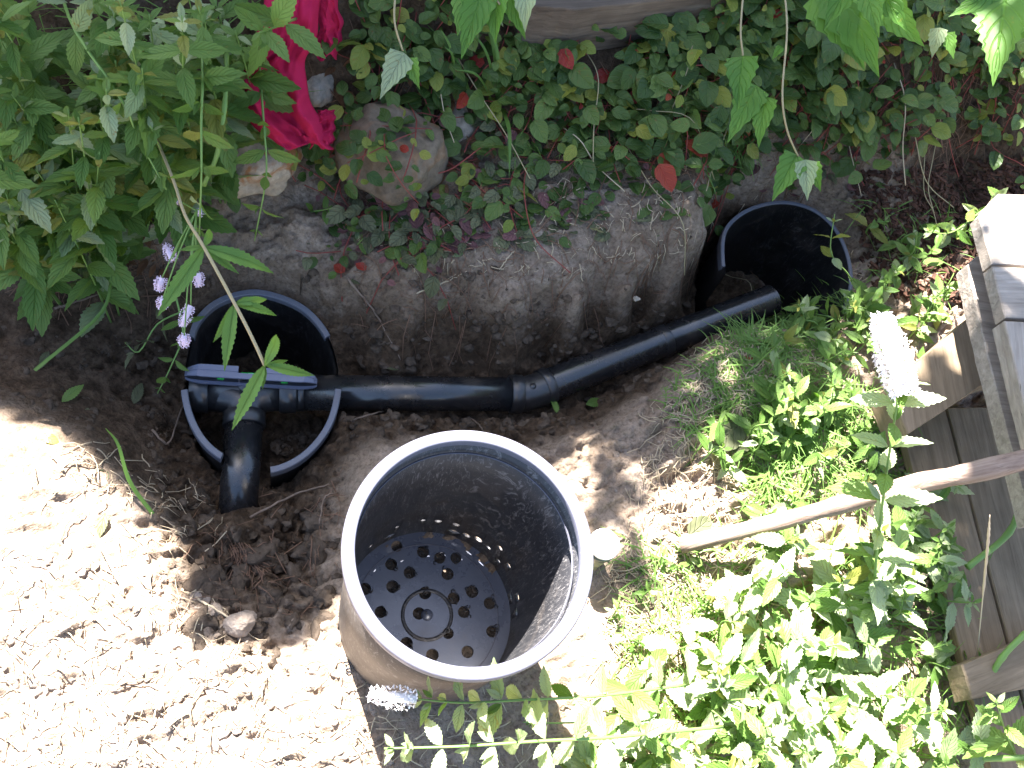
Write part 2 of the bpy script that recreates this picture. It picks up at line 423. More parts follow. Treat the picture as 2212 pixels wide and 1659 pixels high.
def radial(pts):
    c = cen(pts); an = np.array([math.atan2(p.y - c.y, p.x - c.x) for p in pts]); rr = np.array([math.hypot(p.x - c.x, p.y - c.y) for p in pts])
    o = np.argsort(an); an = an[o]; rr = rr[o]; an = np.concatenate([an - 2 * math.pi, an, an + 2 * math.pi]); rr = np.tile(rr, 3)
    return c, lambda x, y: np.hypot(x - c.x, y - c.y) - np.interp(np.arctan2(y - c.y, x - c.x), an, rr)
cL, dL = radial(binL); cR, dR = radial(binR)

PIPE_Z = -.135; PR = .0355
ax_a, ax_b = P(405, 848, PIPE_Z), P(1135, 852, PIPE_Z)
ax_c = P(1665, 648, PIPE_Z - .01)
ax_t, ax_e = P(530, 850, PIPE_Z), P(512, 1125, PIPE_Z - .012)
def seg_d(x, y, a, b):
    dx, dy = b.x - a.x, b.y - a.y; t = np.clip(((x - a.x) * dx + (y - a.y) * dy) / (dx * dx + dy * dy), 0, 1)
    return np.hypot(x - a.x - t * dx, y - a.y - t * dy)

u_, s_ = fbm(GX, GY, 7, 3, 3), fbm(GX, GY, 26, 3, 9)
rel_l = 1 - .55 * np.clip((-(GX * .89 - GY * .456) - .05) / .3, 0, 1) * np.clip(1 - np.abs(Z0) / .03, 0, 1)
ridge = np.abs(fbm(GX, GY, 38, 3, 21)) ; fine = fbm(GX, GY, 110, 2, 31)
rel = np.clip((0.02 - Z0) / .12, 0, 1)
pile = np.exp(-(((GX - P(560, 1230, 0).x) ** 2 + (GY - P(560, 1230, 0).y) ** 2) / .17 ** 2))
rough = .35 * rel_l + 1.3 * rel * (Z0 > -.5) + 1.4 * pile
_qp = P(1000, 860, -.17); _sd = -(GX * SHD.x + GY * SHD.y) + _qp.x * SHD.x + _qp.y * SHD.y
rough = rough * (1 - .7 * np.clip(_sd / .04, 0, 1) * np.clip((.07 - Z0) / .03, 0, 1) * np.clip((Z0 + .16) / .03, 0, 1))
Z = Z0 + u_ * .016 + s_ * .011 * rough + (.12 - ridge) * .030 * rough + fine * .006 * rough
lat = Lat(77)
# trodden crumbs and straw print on the open ground
rot = GX * SHD.x + GY * SHD.y; rt2 = -GX * SHD.y + GY * SHD.x
Z += np.clip(fbm(rot, rt2 * .35, 55, 2, 61) - .12, 0, 1) * .026
# strata on the cut bank face
Z += np.where((Z0 < .03) & (Z0 > -.15), fbm(rot, rt2 * .25, 34, 3, 55) * .012, 0)
rot_ = GX * SHD.x + GY * SHD.y; rt2_ = -GX * SHD.y + GY * SHD.x
face = np.clip((.06 - Z0) / .05, 0, 1) * np.clip((Z0 + .16) / .05, 0, 1) * (GY > P(900, 830, -.17).y - .1)
Z += face * ((np.abs(fbm(rot_ * 1.5, rt2_ * .7, 15, 4, 91, .55)) - .15) * .05 + np.abs(fbm(GX, GY, 45, 3, 97, .6)) * .02)
for (d, zr, deep) in ((dL(GX, GY), RIM_L, -.25), (dR(GX, GY), RIM_R, -.34)):
    Z = np.where(d < .022, np.minimum(Z, zr - .010 + fine * .003), Z)
    inside = np.clip((-d - .001) / .004, 0, 1)
    Z = np.where(d < -.001, np.minimum(Z, (zr - .02) * (1 - inside) + inside * (deep + ridge * .04 + s_ * .02 - (.10 * np.clip(((GX - cL.x) * -SHD.x + (GY - cL.y) * -SHD.y) / .05, 0, 1) if deep > -.3 else 0))), Z)
_h = P(1612, 598, -.17); _d = np.hypot(GX - _h.x, GY - _h.y); Z = np.where((_d < .062) | ((dR(GX, GY) < .02) & (_d < .12) & (Z0 < -.06)), np.minimum(Z, -.31 + s_ * .02), Z)
for a, b in ((ax_a, ax_b), (ax_b, ax_c), (ax_t, ax_e)):
    d = seg_d(GX, GY, a, b)
    fade = 1.0
    if a is ax_t:
        tt = ((GX - a.x) * (b.x - a.x) + (GY - a.y) * (b.y - a.y)) / ((b - a).length ** 2)
        d = np.where(tt > .93, 9, d)
    Z = np.where(d < PR + .012, np.minimum(Z, PIPE_Z - .026 + s_ * .01), Z)
pcx, pcy = P(921, 1331, 0).x, P(921, 1331, 0).y
Z = np.where(np.hypot(GX - pcx, GY - pcy) < .132, np.minimum(Z, -.018 + fine * .01), Z)
e_ = P(508, 1150, -.1); Z += .055 * np.exp(-((GX - e_.x) ** 2 + (GY - e_.y) ** 2) / .035 ** 2)
HZF = Z.copy()
gi0 = int(np.searchsorted(xs, fx0)); gj0 = int(np.searchsorted(ys, fy0))
ncx = int(np.sum((xs >= fx0 - 1e-9) & (xs < fx1 - 1e-9))); ncy = int(np.sum((ys >= fy0 - 1e-9) & (ys < fy1 - 1e-9)))
core = HZF[gi0:gi0 + ncx, gj0:gj0 + ncy]; kx = xs[gi0:gi0 + ncx]; ky = ys[gi0:gi0 + ncy] if False else ys[gj0:gj0 + ncy]
def hz(x, y):
    return float(bil(kx, ky, core, np.array([x]), np.array([y]))[0])
def G(u, v):
    """where the ground is met in direction (u, v)"""
    d = ray(u, v); lo = None; z = .45
    t = (z - HC) / d[2]; stp = .012 / abs(d[2])
    for _ in range(70):
        x, y, zz = d[0] * t, d[1] * t, HC + d[2] * t
        if zz <= hz(x, y): break
        t += stp
    t -= stp * .5
    x, y = d[0] * t, d[1] * t
    return Vector((x, y, hz(x, y)))
nx, ny = GX.shape
vv = np.stack([GX, GY, Z], -1).reshape(-1, 3).astype(np.float32)
ii, jj = np.meshgrid(np.arange(nx - 1), np.arange(ny - 1), indexing='ij'); q = (ii * ny + jj).ravel()
faces = np.stack([q, q + ny, q + ny + 1, q + 1], -1).astype(np.int32)
me = bpy.data.meshes.new('soil_ground'); me.vertices.add(len(vv)); me.vertices.foreach_set('co', vv.ravel())
me.loops.add(faces.size); me.loops.foreach_set('vertex_index', faces.ravel())
me.polygons.add(len(faces)); me.polygons.foreach_set('loop_start', np.arange(0, faces.size, 4, dtype=np.int32)); me.polygons.foreach_set('loop_total', np.full(len(faces), 4, dtype=np.int32))
me.update(calc_edges=True); me.polygons.foreach_set('use_smooth', [True] * len(faces))
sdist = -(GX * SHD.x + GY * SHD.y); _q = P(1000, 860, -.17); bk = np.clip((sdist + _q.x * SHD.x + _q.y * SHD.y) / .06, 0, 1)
soil_dk = np.clip((0.0 - Z0) / .10, 0, 1) * .9 * (1 - bk) + bk * (.40 + .55 * np.clip((-.005 - Z0) / .10, 0, 1)) + pile * .25  # moist soil low in the trench, plain darker soil on the bank
up_ = np.clip((Z0 - .085) / .05, 0, 1); soil_dk = np.maximum(soil_dk, up_ * .8)
_l = P(2120, 290, .08); soil_dk = np.maximum(soil_dk, 1.3 * np.exp(-((GX - _l.x) ** 2 + (GY - _l.y) ** 2) / .26 ** 2))  # darker soil tone round the right ledge
a_ = me.attributes.new('soil_dark', 'FLOAT', 'POINT'); a_.data.foreach_set('value', soil_dk.ravel().astype(np.float32))
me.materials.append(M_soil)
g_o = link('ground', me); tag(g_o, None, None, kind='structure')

# ------------------------------------------------------------ small parts used on plants
def leaf_mesh(name, L=1.0, prof=None, serr=.0, n=9, fold=.12, curl=.25, twist=.0, m=None, wave=.0, seed=0):
    """leaf lying along +X with midrib, two blades folded up along it, toothed edge"""
    rr = random.Random(seed); vs = []; uv = []; fs = []
    ph = rr.random() * 6
    for i in range(n + 1):
        t = i / n; w = prof(t); k = 1 + (serr if i % 2 else -serr) * (0 < i < n)
        zc = -curl * t * t + .02 * math.sin(t * 5 + ph); x = t - .12 * curl * t * t
        tw = twist * t
        for s, wy in ((-1, w * k), (-.5, w * .5), (0, 0), (.5, w * .5), (1, w * k)):
            y = abs(wy) * (1 if s > 0 else -1) if s else 0
            z = zc + fold * abs(y) + (.03 if abs(s) == .5 else 0) * w * 2 + wave * w * math.sin(t * 15 + ph + s * 2) * abs(s)
            sx = x + (serr * .12 if abs(s) == 1 and i % 2 else 0)
            y2 = y * math.cos(tw) - (z - zc) * math.sin(tw); z2 = zc + y * math.sin(tw) + (z - zc) * math.cos(tw)
            vs.append((sx * L, y2 * L, z2 * L)); uv.append((t, .5 + s * .5))
    for i in range(n):
        for k in range(4): a = i * 5 + k; fs.append((a, a + 5, a + 6, a + 1))
    return mesh(name, vs, fs, m, True, uv)
def ovate(w, p=.8, q=1.15):
    mx = (p / (p + q)) ** p * (q / (p + q)) ** q
    return lambda t: w * (max(t, 0) ** p * max(1 - t, 0) ** q) / mx + (.012 if t < .02 else 0)
mintp, roundp, lancep, heartp = ovate(.20, .75, 1.05), ovate(.35, .55, .75), ovate(.098, .8, 1.1), ovate(.26, .30, 1.25)
def variants(nm, prof, serr, mats, k, **kw):
    out = {}
    for mi, m in enumerate(mats):
        out[m.name] = [leaf_mesh(nm, prof=prof, serr=serr, m=m, seed=mi * 10 + j, curl=R.uniform(.02, .38), twist=R.uniform(-.5, .5), fold=R.uniform(.1, .45), wave=R.uniform(.02, .14), **kw) for j in range(k)]
    return out
V_mint = variants('mint_leaf', mintp, .085, [L_mint, L_mintpalesun, L_mintyel, L_wilt], 6, n=18)
V_creep = variants('creeper_leaf', roundp, .0, [L_creep, L_creepy, L_creepr, L_wilt, L_wiltr], 5, n=7)
V_lance = variants('lance_leaf', lancep, .10, [L_lance], 5, n=26)
V_heart = variants('vine_leaf', heartp, .08, [L_hang, L_mintpalesun], 5, n=12)
V_dead = variants('dead_leaf', mintp, .05, [L_dead], 6, n=7)

def put_leaf(parent, me, base, d, size, up=Vector((0, 0, 1)), roll=0.0, name='leaf'):
    d = d.normalized(); y = up.cross(d)
    if y.length < 1e-3: y = Vector((1, 0, 0)).cross(d)
    y.normalize(); z = d.cross(y)
    m = Matrix((d, y, z)).transposed() @ Matrix.Rotation(roll, 3, 'X')
    o = bpy.data.objects.new(name, me); COL.objects.link(o)
    m4 = m.to_4x4() * size; m4[3][3] = 1
    b = Vector(base)
    if parent is not None: o.parent = parent; b = b - parent.location
    o.matrix_local = Matrix.Translation(b) @ m4 if False else Matrix.Translation(b) @ (m.to_4x4() @ Matrix.Scale(size, 4))
    return o

def pick(vset, table):
    x = R.random(); acc = 0
    for m, p in table:
        acc += p
        if x <= acc: return R.choice(vset[m.name])
    return R.choice(vset[table[-1][0].name])

def perp_frame(t):
    a = t.cross(Vector((0, 0, 1)))
    if a.length < .1: a = t.cross(Vector((1, 0, 0)))
    a.normalize(); return a, t.cross(a).normalized()

def floret_spike(parent, a, b, r, m, n=90, name='flower_spike'):
    mb = MB(); ax = b - a; t = ax.normalized(); e1, e2 = perp_frame(t)
    for i in range(n):
        k = (i + .5) / n; an = i * 2.4; rr = r * (.55 + .45 * math.sin(math.pi * min(1, k * .9 + .12))) 
        rad_ = e1 * math.cos(an) + e2 * math.sin(an); c = a + ax * k + rad_ * rr * R.uniform(.7, 1.05)
        s = r * .30 * R.uniform(.6, 1.2); d = (rad_ + t * R.uniform(-.2, .6)).normalized(); f1, f2 = perp_frame(d)
        for q in range(3):
            aa = q * 2.1 + i; pd = (f1 * math.cos(aa) + f2 * math.sin(aa) + d * .7).normalized()
            sd = pd.cross(d).normalized() * s * .33
            mb.add([c, c + pd * s * .6 + sd, c + pd * s * 1.3, c + pd * s * .6 - sd], [(0, 1, 2, 3)])
    vs, fs = tube([a, a + ax * .5, b], [r * .45, r * .5, r * .2], 6); mb.add(vs, fs)
    return mb.build(name, m, parent)

MINT_T = [(L_mint, .74), (L_mintpalesun, .18), (L_mintyel, .08)]
def mint(pts, label, group=None, leaf=.05, node=.035, table=MINT_T, r=.0022, start=.15, vset=None, stem_m=None, flower=None, name='mint_plant', cat='mint plant', top=True, droop=.25, perp=False, fl_r=.011, fl_m=None):
    vset = vset or V_mint; stem_m = stem_m or M_stem
    ln = sum((Vector(pts[i + 1]) - Vector(pts[i])).length for i in range(len(pts) - 1)); nn = max(3, int(ln / node))
    path = catmull(pts, nn * 3)
    t = thing(name, label, cat, Vector(path[0]), group)
    vs, fs = tube(path, [r * (1 - .55 * i / (nn * 3)) for i in range(nn * 3 + 1)], 5)
    mb = MB(); mb.add(vs, fs); mb.build('stem', stem_m, t)
    a0 = R.random() * 3
    for k in range(nn + 1):
        f = k / nn
        if f < start: continue
        i = min(k * 3, nn * 3 - 1); tt = (path[i + 1] - path[max(i - 1, 0)]).normalized(); e1, e2 = perp_frame(tt)
        an = a0 + (math.pi / 2 if k % 2 else 0) + R.uniform(-.25, .25)
        sz = leaf * (1.0 - .45 * max(0, (f - .55) / .45)) * R.uniform(.75, 1.15)
        last = k == nn and top
        for q in range(4 if last else 2):
            aa = an + q * (math.pi / 2 if last else math.pi)
            o = e1 * math.cos(aa) + e2 * math.sin(aa)
            d = o + tt * (R.uniform(.15, .5) if not last else .8) - Vector((0, 0, droop * R.random()))
            put_leaf(t, pick(vset, table), path[i] + o * r, d, sz * (.55 if last else 1), up=(tt + Vector((0, 0, .8))), roll=R.uniform(-.35, .35))
            if R.random() < .35 and not last:       # young shoot in the leaf axil
                put_leaf(t, pick(vset, table), path[i] + o * r * 1.5, o * .6 + tt + e2 * R.uniform(-.5, .5), sz * .45, roll=R.uniform(-.5, .5))
    if flower:
        dd = (path[-1] - path[-4]).normalized()
        floret_spike(t, path[-1], path[-1] + dd * flower, fl_r, fl_m or M_flower)
    return t

# ------------------------------------------------------------ the timber, planks and fence pieces
def prism(px, z, thick, name, m, parent, tilt=None, rough=.0, sub=6):
    """a board: outline of its upper face at height z, thickness downwards"""
    pts = [P(u, v, z if tilt is None else z + tilt * i) for i, (u, v) in enumerate(px)] if tilt is None else [P(u, v, zz) for (u, v), zz in zip(px, tilt)]
    # finer outline with slightly worn edges
    out = []
    for i, a in enumerate(pts):
        b = pts[(i + 1) % len(pts)]
        for k in range(sub):
            p = a.lerp(b, k / sub)
            if rough: p = p + Vector((R.uniform(-rough, rough), R.uniform(-rough, rough), 0))
            out.append(p)
    n = len(out); c = cen(out)
    nrm = (pts[1] - pts[0]).cross(pts[2] - pts[1]).normalized()
    if nrm.z < 0: nrm = -nrm
    be = min(.0025, thick * .15)
    ins = [p + (c - p).normalized() * be for p in out]
    dirx = (pts[1] - pts[0]).normalized() if (pts[1] - pts[0]).length > (pts[2] - pts[1]).length else (pts[2] - pts[1]).normalized()
    yv = nrm.cross(dirx).normalized(); M = Matrix((dirx, yv, nrm))
    V = [M @ (p - c) for p in ins] + [M @ (p - nrm * be - c) for p in out] + [M @ (p - nrm * thick - c) for p in out]
    F = [tuple(range(n)), tuple(range(3 * n - 1, 2 * n - 1, -1))]
    for j in range(2):
        for k in range(n): k2 = (k + 1) % n; F.append((j * n + k, (j + 1) * n + k, (j + 1) * n + k2, j * n + k2))
    me_ = mesh(name, V, F, m, False)
    o = bpy.data.objects.new(name, me_); COL.objects.link(o)
    mw = Matrix.Translation(c) @ M.transposed().to_4x4()
    if parent is not None: o.parent = parent; mw = Matrix.Translation(-parent.location) @ mw
    o.matrix_local = mw
    return o

tm = thing('retaining_timber', 'dark weathered timber edging the bank above the creeping plants', 'timber', P(1300, 60, .27))
prism([(1110, -120), (1620, -150), (1620, -25), (1540, -15), (1250, 22), (1150, 12)], .36, .12, 'beam', M_timber, tm, rough=.0015)
prism([(1100, -330), (1800, -350), (1720, -175), (1080, -160)], .43, .10, 'beam', M_timber, tm, rough=.0015)

fp = thing('fence_panel', 'weathered grey wooden fence section lying at the right edge of the frame', 'fence', P(2150, 1000, 0))
prism([(2158, 418), (2420, 424), (2440, 583), (2143, 570), (2115, 468)], .34, .028, 'board', M_plank, fp, rough=.0006)
prism([(2144, 575), (2440, 588), (2460, 700), (2172, 686)], .342, .028, 'board', M_plank, fp, rough=.0006)
prism([(2170, 692), (2460, 706), (2520, 1180), (2275, 1100), (2212, 868)], .345, .035, 'board', M_plank, fp, rough=.0007, sub=14)
prism([(2088, 574), (2112, 552), (2160, 560), (2300, 1120), (2228, 1130), (2133, 765)], .27, .035, 'board', M_plank, fp, rough=.0008, sub=12)
prism([(2105, 676), (2180, 640), (2215, 800), (2141, 820), (1962, 938), (1922, 835)], .17, .075, 'rail', M_beam, fp, rough=.0006)
gapx = lambda v: 2071 + (v - 973) * .262
for k, (a, b) in enumerate([(-110, -6), (0, 150), (156, 320)]):
    v0, v1 = 880, 1800
    prism([(gapx(v0) + a, v0), (gapx(v0) + b, v0), (gapx(v1) + b, v1), (gapx(v1) + a, v1)], .045 + .002 * (k % 2), .02, 'board', M_beam, fp, rough=.0007, sub=16)
prism([(2078, 1436), (2290, 1350), (2310, 1470), (2100, 1510)], .11, .05, 'rail', M_beam, fp, rough=.0008)

hp = catmull([P(1470, 1178, .03), P(1700, 1122, .13), P(1950, 1052, .26), P(2120, 1016, .345), P(2420, 940, .44)], 40)
hb = thing('tool_handle', 'long worn wooden tool handle lying across the mint towards the fence', 'tool handle', hp[0])
c = cen(hp); dv = (hp[-1] - hp[0]).normalized(); e1, e2 = perp_frame(dv); Mx = Matrix((dv, e1, e2))
vs, fs = tube([Mx @ (p - c) for p in hp], [.0150 + .0035 * i / 40 + R.uniform(-.0008, .0008) + .0010 * math.sin(i * .9) for i in range(41)], 14)
o = bpy.data.objects.new('shaft', mesh('shaft', vs, fs, M_handle)); COL.objects.link(o); o.parent = hb
o.matrix_local = Matrix.Translation(c - hb.location) @ Mx.transposed().to_4x4()

# ------------------------------------------------------------ rocks
def rock(u, v, z, a, b, cz, m, label, seed, rot=0.0):
    import bmesh
    bm = bmesh.new(); bmesh.ops.create_icosphere(bm, subdivisions=5, radius=1)
    la = random.Random(seed); pl = [(Vector((la.gauss(0, 1), la.gauss(0, 1), la.gauss(0, 1))).normalized(), la.uniform(.72, .93)) for _ in range(12)]
    off = la.uniform(0, 90)
    from mathutils import noise as mn
    for vx in bm.verts:
        p = vx.co.copy(); s = 1.0
        for nrm, dd in pl:
            t = p.dot(nrm)
            if t > dd: p -= nrm * (t - dd) * .75
        p *= 1 + .20 * mn.noise(p * 1.4 + Vector((off, 0, 0))) + .07 * mn.noise(p * 4.5 + Vector((0, off, 0))) + .018 * mn.noise(p * 13)
        vx.co = Vector((p.x * a, p.y * b, p.z * cz))
    me_ = bpy.data.meshes.new('rock'); bm.to_mesh(me_); bm.free(); me_.materials.append(m)
    me_.polygons.foreach_set('use_smooth', [True] * len(me_.polygons))
    o = link('rock', me_, loc=P(u, v, z)); o.rotation_euler = (0, 0, rot)
    return tag(o, label, 'rock', 'rocks in the bank')
RZ = math.atan2(SHD.y, SHD.x)
imgx = P(1200, 800) - P(1100, 800); IX = math.atan2(imgx.y, imgx.x)
rock(522, 345, .095, .100, .084, .066, M_rock_tan, 'tan rounded rock with rust stain below the red cloth', 4, IX)
rock(842, 325, .118, .102, .108, .088, M_rock_grey, 'large brown grey boulder overgrown with red runners', 8, IX + .3)
rock(985, 262, .10, .060, .050, .05, M_rock_pale, 'rough grey rock between the boulder and the grass tuft', 15, IX)
rock(682, 178, .15, .042, .052, .04, M_rock_pale, 'pale grey rock showing beside the red cloth', 21, IX)
rock(470, 240, .12, .05, .03, .03, M_rock_tan, 'small tan rock half hidden behind green mint stems', 29, IX)
rock(520, 1345, -.003, .028, .022, .020, M_dryclod, 'round pale lump of soil at the edge of the sunlit ground', 33, IX)
rock(1640, 1118, .0, .038, .024, .020, M_dryclod, 'broad pale lump of soil just above the end of the handle', 41, IX)
rock(1375, 645, .01, .008, .006, .005, M_rock_pale, 'tiny white pebble on the cut bank', 35, IX)

# ------------------------------------------------------------ buried bins
def strip_wall(pts, depth, inset, parent, thick=.004, flare=0.0):
    mb = MB(); c = cen(pts); n = len(pts)
    rows = 8
    for side in (0, 1):
        vs = []
        for j in range(rows + 1):
            k = j / rows
            for p in pts:
                rd = Vector((p.x - c0.x, p.y - c0.y, 0)).normalized()
                vs.append(p - rd * (inset * k + thick * side) - Vector((0, 0, .004 + depth * k)))
        fs = []
        for j in range(rows):
            for i in range(n - 1):
                a = j * n + i; f = (a, a + 1, a + n + 1, a + n); fs.append(f if side else f[::-1])
        mb.add(vs, fs)
    return mb
def bin_ring(pts, zdrop, wid, ht):
    """lip of the bin: rounded rectangular section swept round part of the outline"""
    prof = [(0, -ht), (0, -.0015), (-.0015, 0), (-wid + .0015, 0), (-wid, -.0015), (-wid, -ht * .7)]
    n = len(pts); vs = []; fs = []
    for p in pts:
        rd = Vector((p.x - c0.x, p.y - c0.y, 0)).normalized()
        for a, b in prof: vs.append(p + rd * a + Vector((0, 0, b)))
    k = len(prof)
    for i in range(n - 1):
        for j in range(k - 1): a = i * k + j; fs.append((a, a + 1, a + k + 1, a + k))
    fs.append(tuple(range(k))[::-1]); fs.append(tuple((n - 1) * k + j for j in range(k)))
    return vs, fs
def arc(pts, z, pred):
    """runs of consecutive outline points for which pred holds"""
    n = len(pts); ok = [pred(*proj(p)) for p in pts]; st = next(i for i in range(n) if not ok[i]); runs = []; cur = []
    for k in range(n + 1):
        i = (st + k) % n
        if ok[i]: cur.append(pts[i])
        elif cur: runs.append(cur); cur = []
    if cur: runs.append(cur)
    return [r for r in runs if len(r) > 3]
bl = thing('buried_bin', 'black plastic bin sunk in the pit under the branching pipe, lip cut open', 'bin', (cL.x, cL.y, RIM_L - .17)); c0 = cL
for rn in arc(binL, RIM_L, lambda u, v: (v < 728) or (v > 838 and not 480 < u < 580)):
    vs, fs = bin_ring(rn, 0, .0125, .022); mb = MB(); mb.add(vs, fs); mb.build('rim', M_binrim, bl, False)
for rn in arc(binL, RIM_L, lambda u, v: (v < 800) or (v > 838 and not 480 < u < 580)):
    strip_wall([p - Vector((p.x - c0.x, p.y - c0.y, 0)).normalized() * .005 for p in rn], .27, .010, bl).build('wall', M_bin, bl)
br = thing('buried_bin', 'black plastic bin sunk in the soil at the far end of the pipe', 'bin', (cR.x, cR.y, RIM_R - .28)); c0 = cR
for rn in arc(binR, RIM_R, lambda u, v: not (u < 1640 and v > 580) and not (v > 665)):
    vs, fs = bin_ring(rn, 0, .009, .02); mb = MB(); mb.add(vs, fs); mb.build('rim', M_binrim, br, False)
for rn in arc(binR, RIM_R, lambda u, v: not (u < 1690 and v > 590)):
    strip_wall([p - Vector((p.x - c0.x, p.y - c0.y, 0)).normalized() * .005 for p in rn], .28, .015, br).build('wall', M_bin, br)
low = [p - Vector((p.x - c0.x, p.y - c0.y, 0)).normalized() * .013 - Vector((0, 0, .135)) for p in binR]
strip_wall(low + [low[0]], .16, .008, br).build('wall', M_bin, br)

# ------------------------------------------------------------ drain pipes
pr = thing('drain_pipe', 'black plastic drain pipe run with tee and elbow in the trench', 'pipe', (ax_t.x, ax_t.y, PIPE_Z - PR))
def pipe(pts, r, name, m=M_abs, sides=40, cap=True):
    vs, fs = tube(pts, r, sides, cap); mb = MB(); mb.add(vs, fs)
    o = mb.build(name, m, pr); return o
dh = (ax_b - ax_a).normalized()
hubR = P(655, 848, PIPE_Z)
def along(a, b, t): return a + (b - a) * t
pipe([hubR, ax_b - dh * .012], PR, 'straight_pipe')
# tee body with two sweeps into the branch
db = (ax_e - ax_t).normalized()
tl, tr_ = P(452, 848, PIPE_Z), P(603, 848, PIPE_Z)
pipe([tl, tr_], PR * 1.03, 'tee_body', M_absfit)
tb = P(528, 893, PIPE_Z)
half = (tr_ - tl).length / 2
for e in (tl, tr_):
    cc = []
    for i in range(13):
        t = i / 12; m1 = e.lerp(ax_t, t); m2 = ax_t.lerp(tb, t); cc.append(m1.lerp(m2, t))
    pipe(cc, PR * 1.0, 'tee_sweep', M_absfit, cap=False)
for a, b in ((P(411, 847, PIPE_Z), tl), (tr_, P(640, 848, PIPE_Z)), (tb, P(527, 922, PIPE_Z))):
    d = (b - a).normalized()
    prof = [a, a + d * .0015, b - d * .0015, b]
    pipe([a, a + d * .001, b - d * .001, b], [PR * 1.08, PR * 1.13, PR * 1.13, PR * 1.08], 'tee_hub', M_absfit)
pipe([P(640, 848, PIPE_Z), P(656, 848, PIPE_Z)], PR * 1.035, 'pipe_collar', M_absfit)
pipe([P(527, 922, PIPE_Z), ax_e], PR, 'branch_pipe')
dz = Vector((0, 0, 1))
pc = P(528, 835, PIPE_Z + PR)
pipe([Vector((ax_t.x, ax_t.y, PIPE_Z + PR * .95)), Vector((ax_t.x, ax_t.y, PIPE_Z + PR * 1.13))], [.0125, .0115], 'round_boss', M_absfit, 24)
# elbow
de = (ax_c - ax_b).normalized(); ea, eb = ax_b - dh * .015, ax_b + de * .055
cc = []
for i in range(9):
    t = i / 8; m1 = ea.lerp(ax_b + dh * .014, t); m2 = (ax_b + dh * .014).lerp(eb, t); cc.append(m1.lerp(m2, t))
pipe(cc, PR * 1.035, 'elbow', M_absfit)
h1 = P(1100, 851, PIPE_Z); pipe([h1, h1 + dh * .001, h1 + dh * .026, h1 + dh * .027], [PR * 1.07, PR * 1.12, PR * 1.12, PR * 1.05], 'elbow_hub', M_absfit)
h2 = ax_b + de * .038; pipe([h2, h2 + de * .001, h2 + de * .020, h2 + de * .021], [PR * 1.05, PR * 1.12, PR * 1.12, PR * 1.07], 'elbow_hub', M_absfit)
L2 = (ax_c - eb).length
# open-ended far pipe: outer and inner skin
o1 = eb - de * .01; mb = MB()
vs, fs = tube([o1, ax_c], PR, 40, False); mb.add(vs, fs)
vs, fs = tube([ax_c - de * .10, ax_c], PR * .88, 40, False); mb.add(vs, [f[::-1] for f in fs])
e1v, e2v = perp_frame(de); ring = []
for rr_ in (PR, PR * .88): ring += [ax_c + (e1v * math.cos(2 * math.pi * k / 40) + e2v * math.sin(2 * math.pi * k / 40)) * rr_ for k in range(40)]
mb.add(ring, [(k, (k + 1) % 40, 40 + (k + 1) % 40, 40 + k) for k in range(40)])
mb.build('straight_pipe', M_abs, pr)
k0 = eb + (ax_c - eb) * .47
pipe([k0, k0 + de * .0015, k0 + de * .019, k0 + de * .0205], [PR * 1.0, PR * 1.022, PR * 1.022, PR * 1.0], 'pipe_collar', M_absfit)
hp_ = ax_b + dz * PR * .72 + P(1150, 835, PIPE_Z + .02) * 0
# moulded mark on the elbow
mk = cc[3] + Vector((0, 0, PR * 1.03)); vs, fs = tube([mk - dz * .002, mk + dz * .0006], .007, 20); mb = MB(); mb.add(vs, fs); mb.build('moulded_mark', M_absfit, pr)

# ------------------------------------------------------------ spirit level on the tee
LZ = PIPE_Z + PR * 1.13
la, lb = P(397, 797, LZ + .036), P(686, 815, LZ + .036)
la.z = lb.z = LZ
ld = (lb - la); LL = ld.length; ld.normalize(); lw = Vector((-ld.y, ld.x, 0))
lv = thing('spirit_level', 'small torpedo spirit level with green vials resting on the tee', 'spirit level', (la + lb) / 2)
def tor(x, w):    # half width tapering to the ends
    e = min(x, 1 - x) / .13
    return w * (min(1, .35 + .65 * math.sqrt(max(0, min(1, e)))) if e < 1 else 1)
def lev_loft(secs, name, m):
    """secs: list of (y0, y1, z0, z1) for each station, with x"""
    vs = []; fs = []
    for x, y0, y1, z0, z1 in secs:
        p = la + ld * (x * LL)
        for y, z in ((y0, z0), (y1, z0), (y1, z1), (y0, z1)): vs.append(p + lw * y + dz * z)
    for i in range(len(secs) - 1):
        for k in range(4): k2 = (k + 1) % 4; fs.append((i * 4 + k, (i + 1) * 4 + k, (i + 1) * 4 + k2, i * 4 + k2))
    fs.append((0, 1, 2, 3)); e = (len(secs) - 1) * 4; fs.append((e + 3, e + 2, e + 1, e))
    mb = MB(); mb.add(vs, fs); return mb.build(name, m, lv, False)
xx = [i / 40 for i in range(41)]
W = .0125
def hgt(x): e = min(x, 1 - x) / .1; return .037 * (1 if e > 1 else .45 + .55 * math.sqrt(max(0, e)))
lev_loft([(x, -tor(x, W) * .55, tor(x, W) * .55, .004, hgt(x) - .003) for x in xx if x < .415], 'web', M_leveldark)
lev_loft([(x, -tor(x, W) * .55, tor(x, W) * .55, .004, hgt(x) - .003) for x in xx if x > .585], 'web', M_leveldark)
lev_loft([(x, -W * .55, W * .55, .004, .014) for x in (.41, .59)], 'web', M_leveldark)
lev_loft([(x, -tor(x, W), tor(x, W), 0, .005) for x in xx], 'rail', M_level)
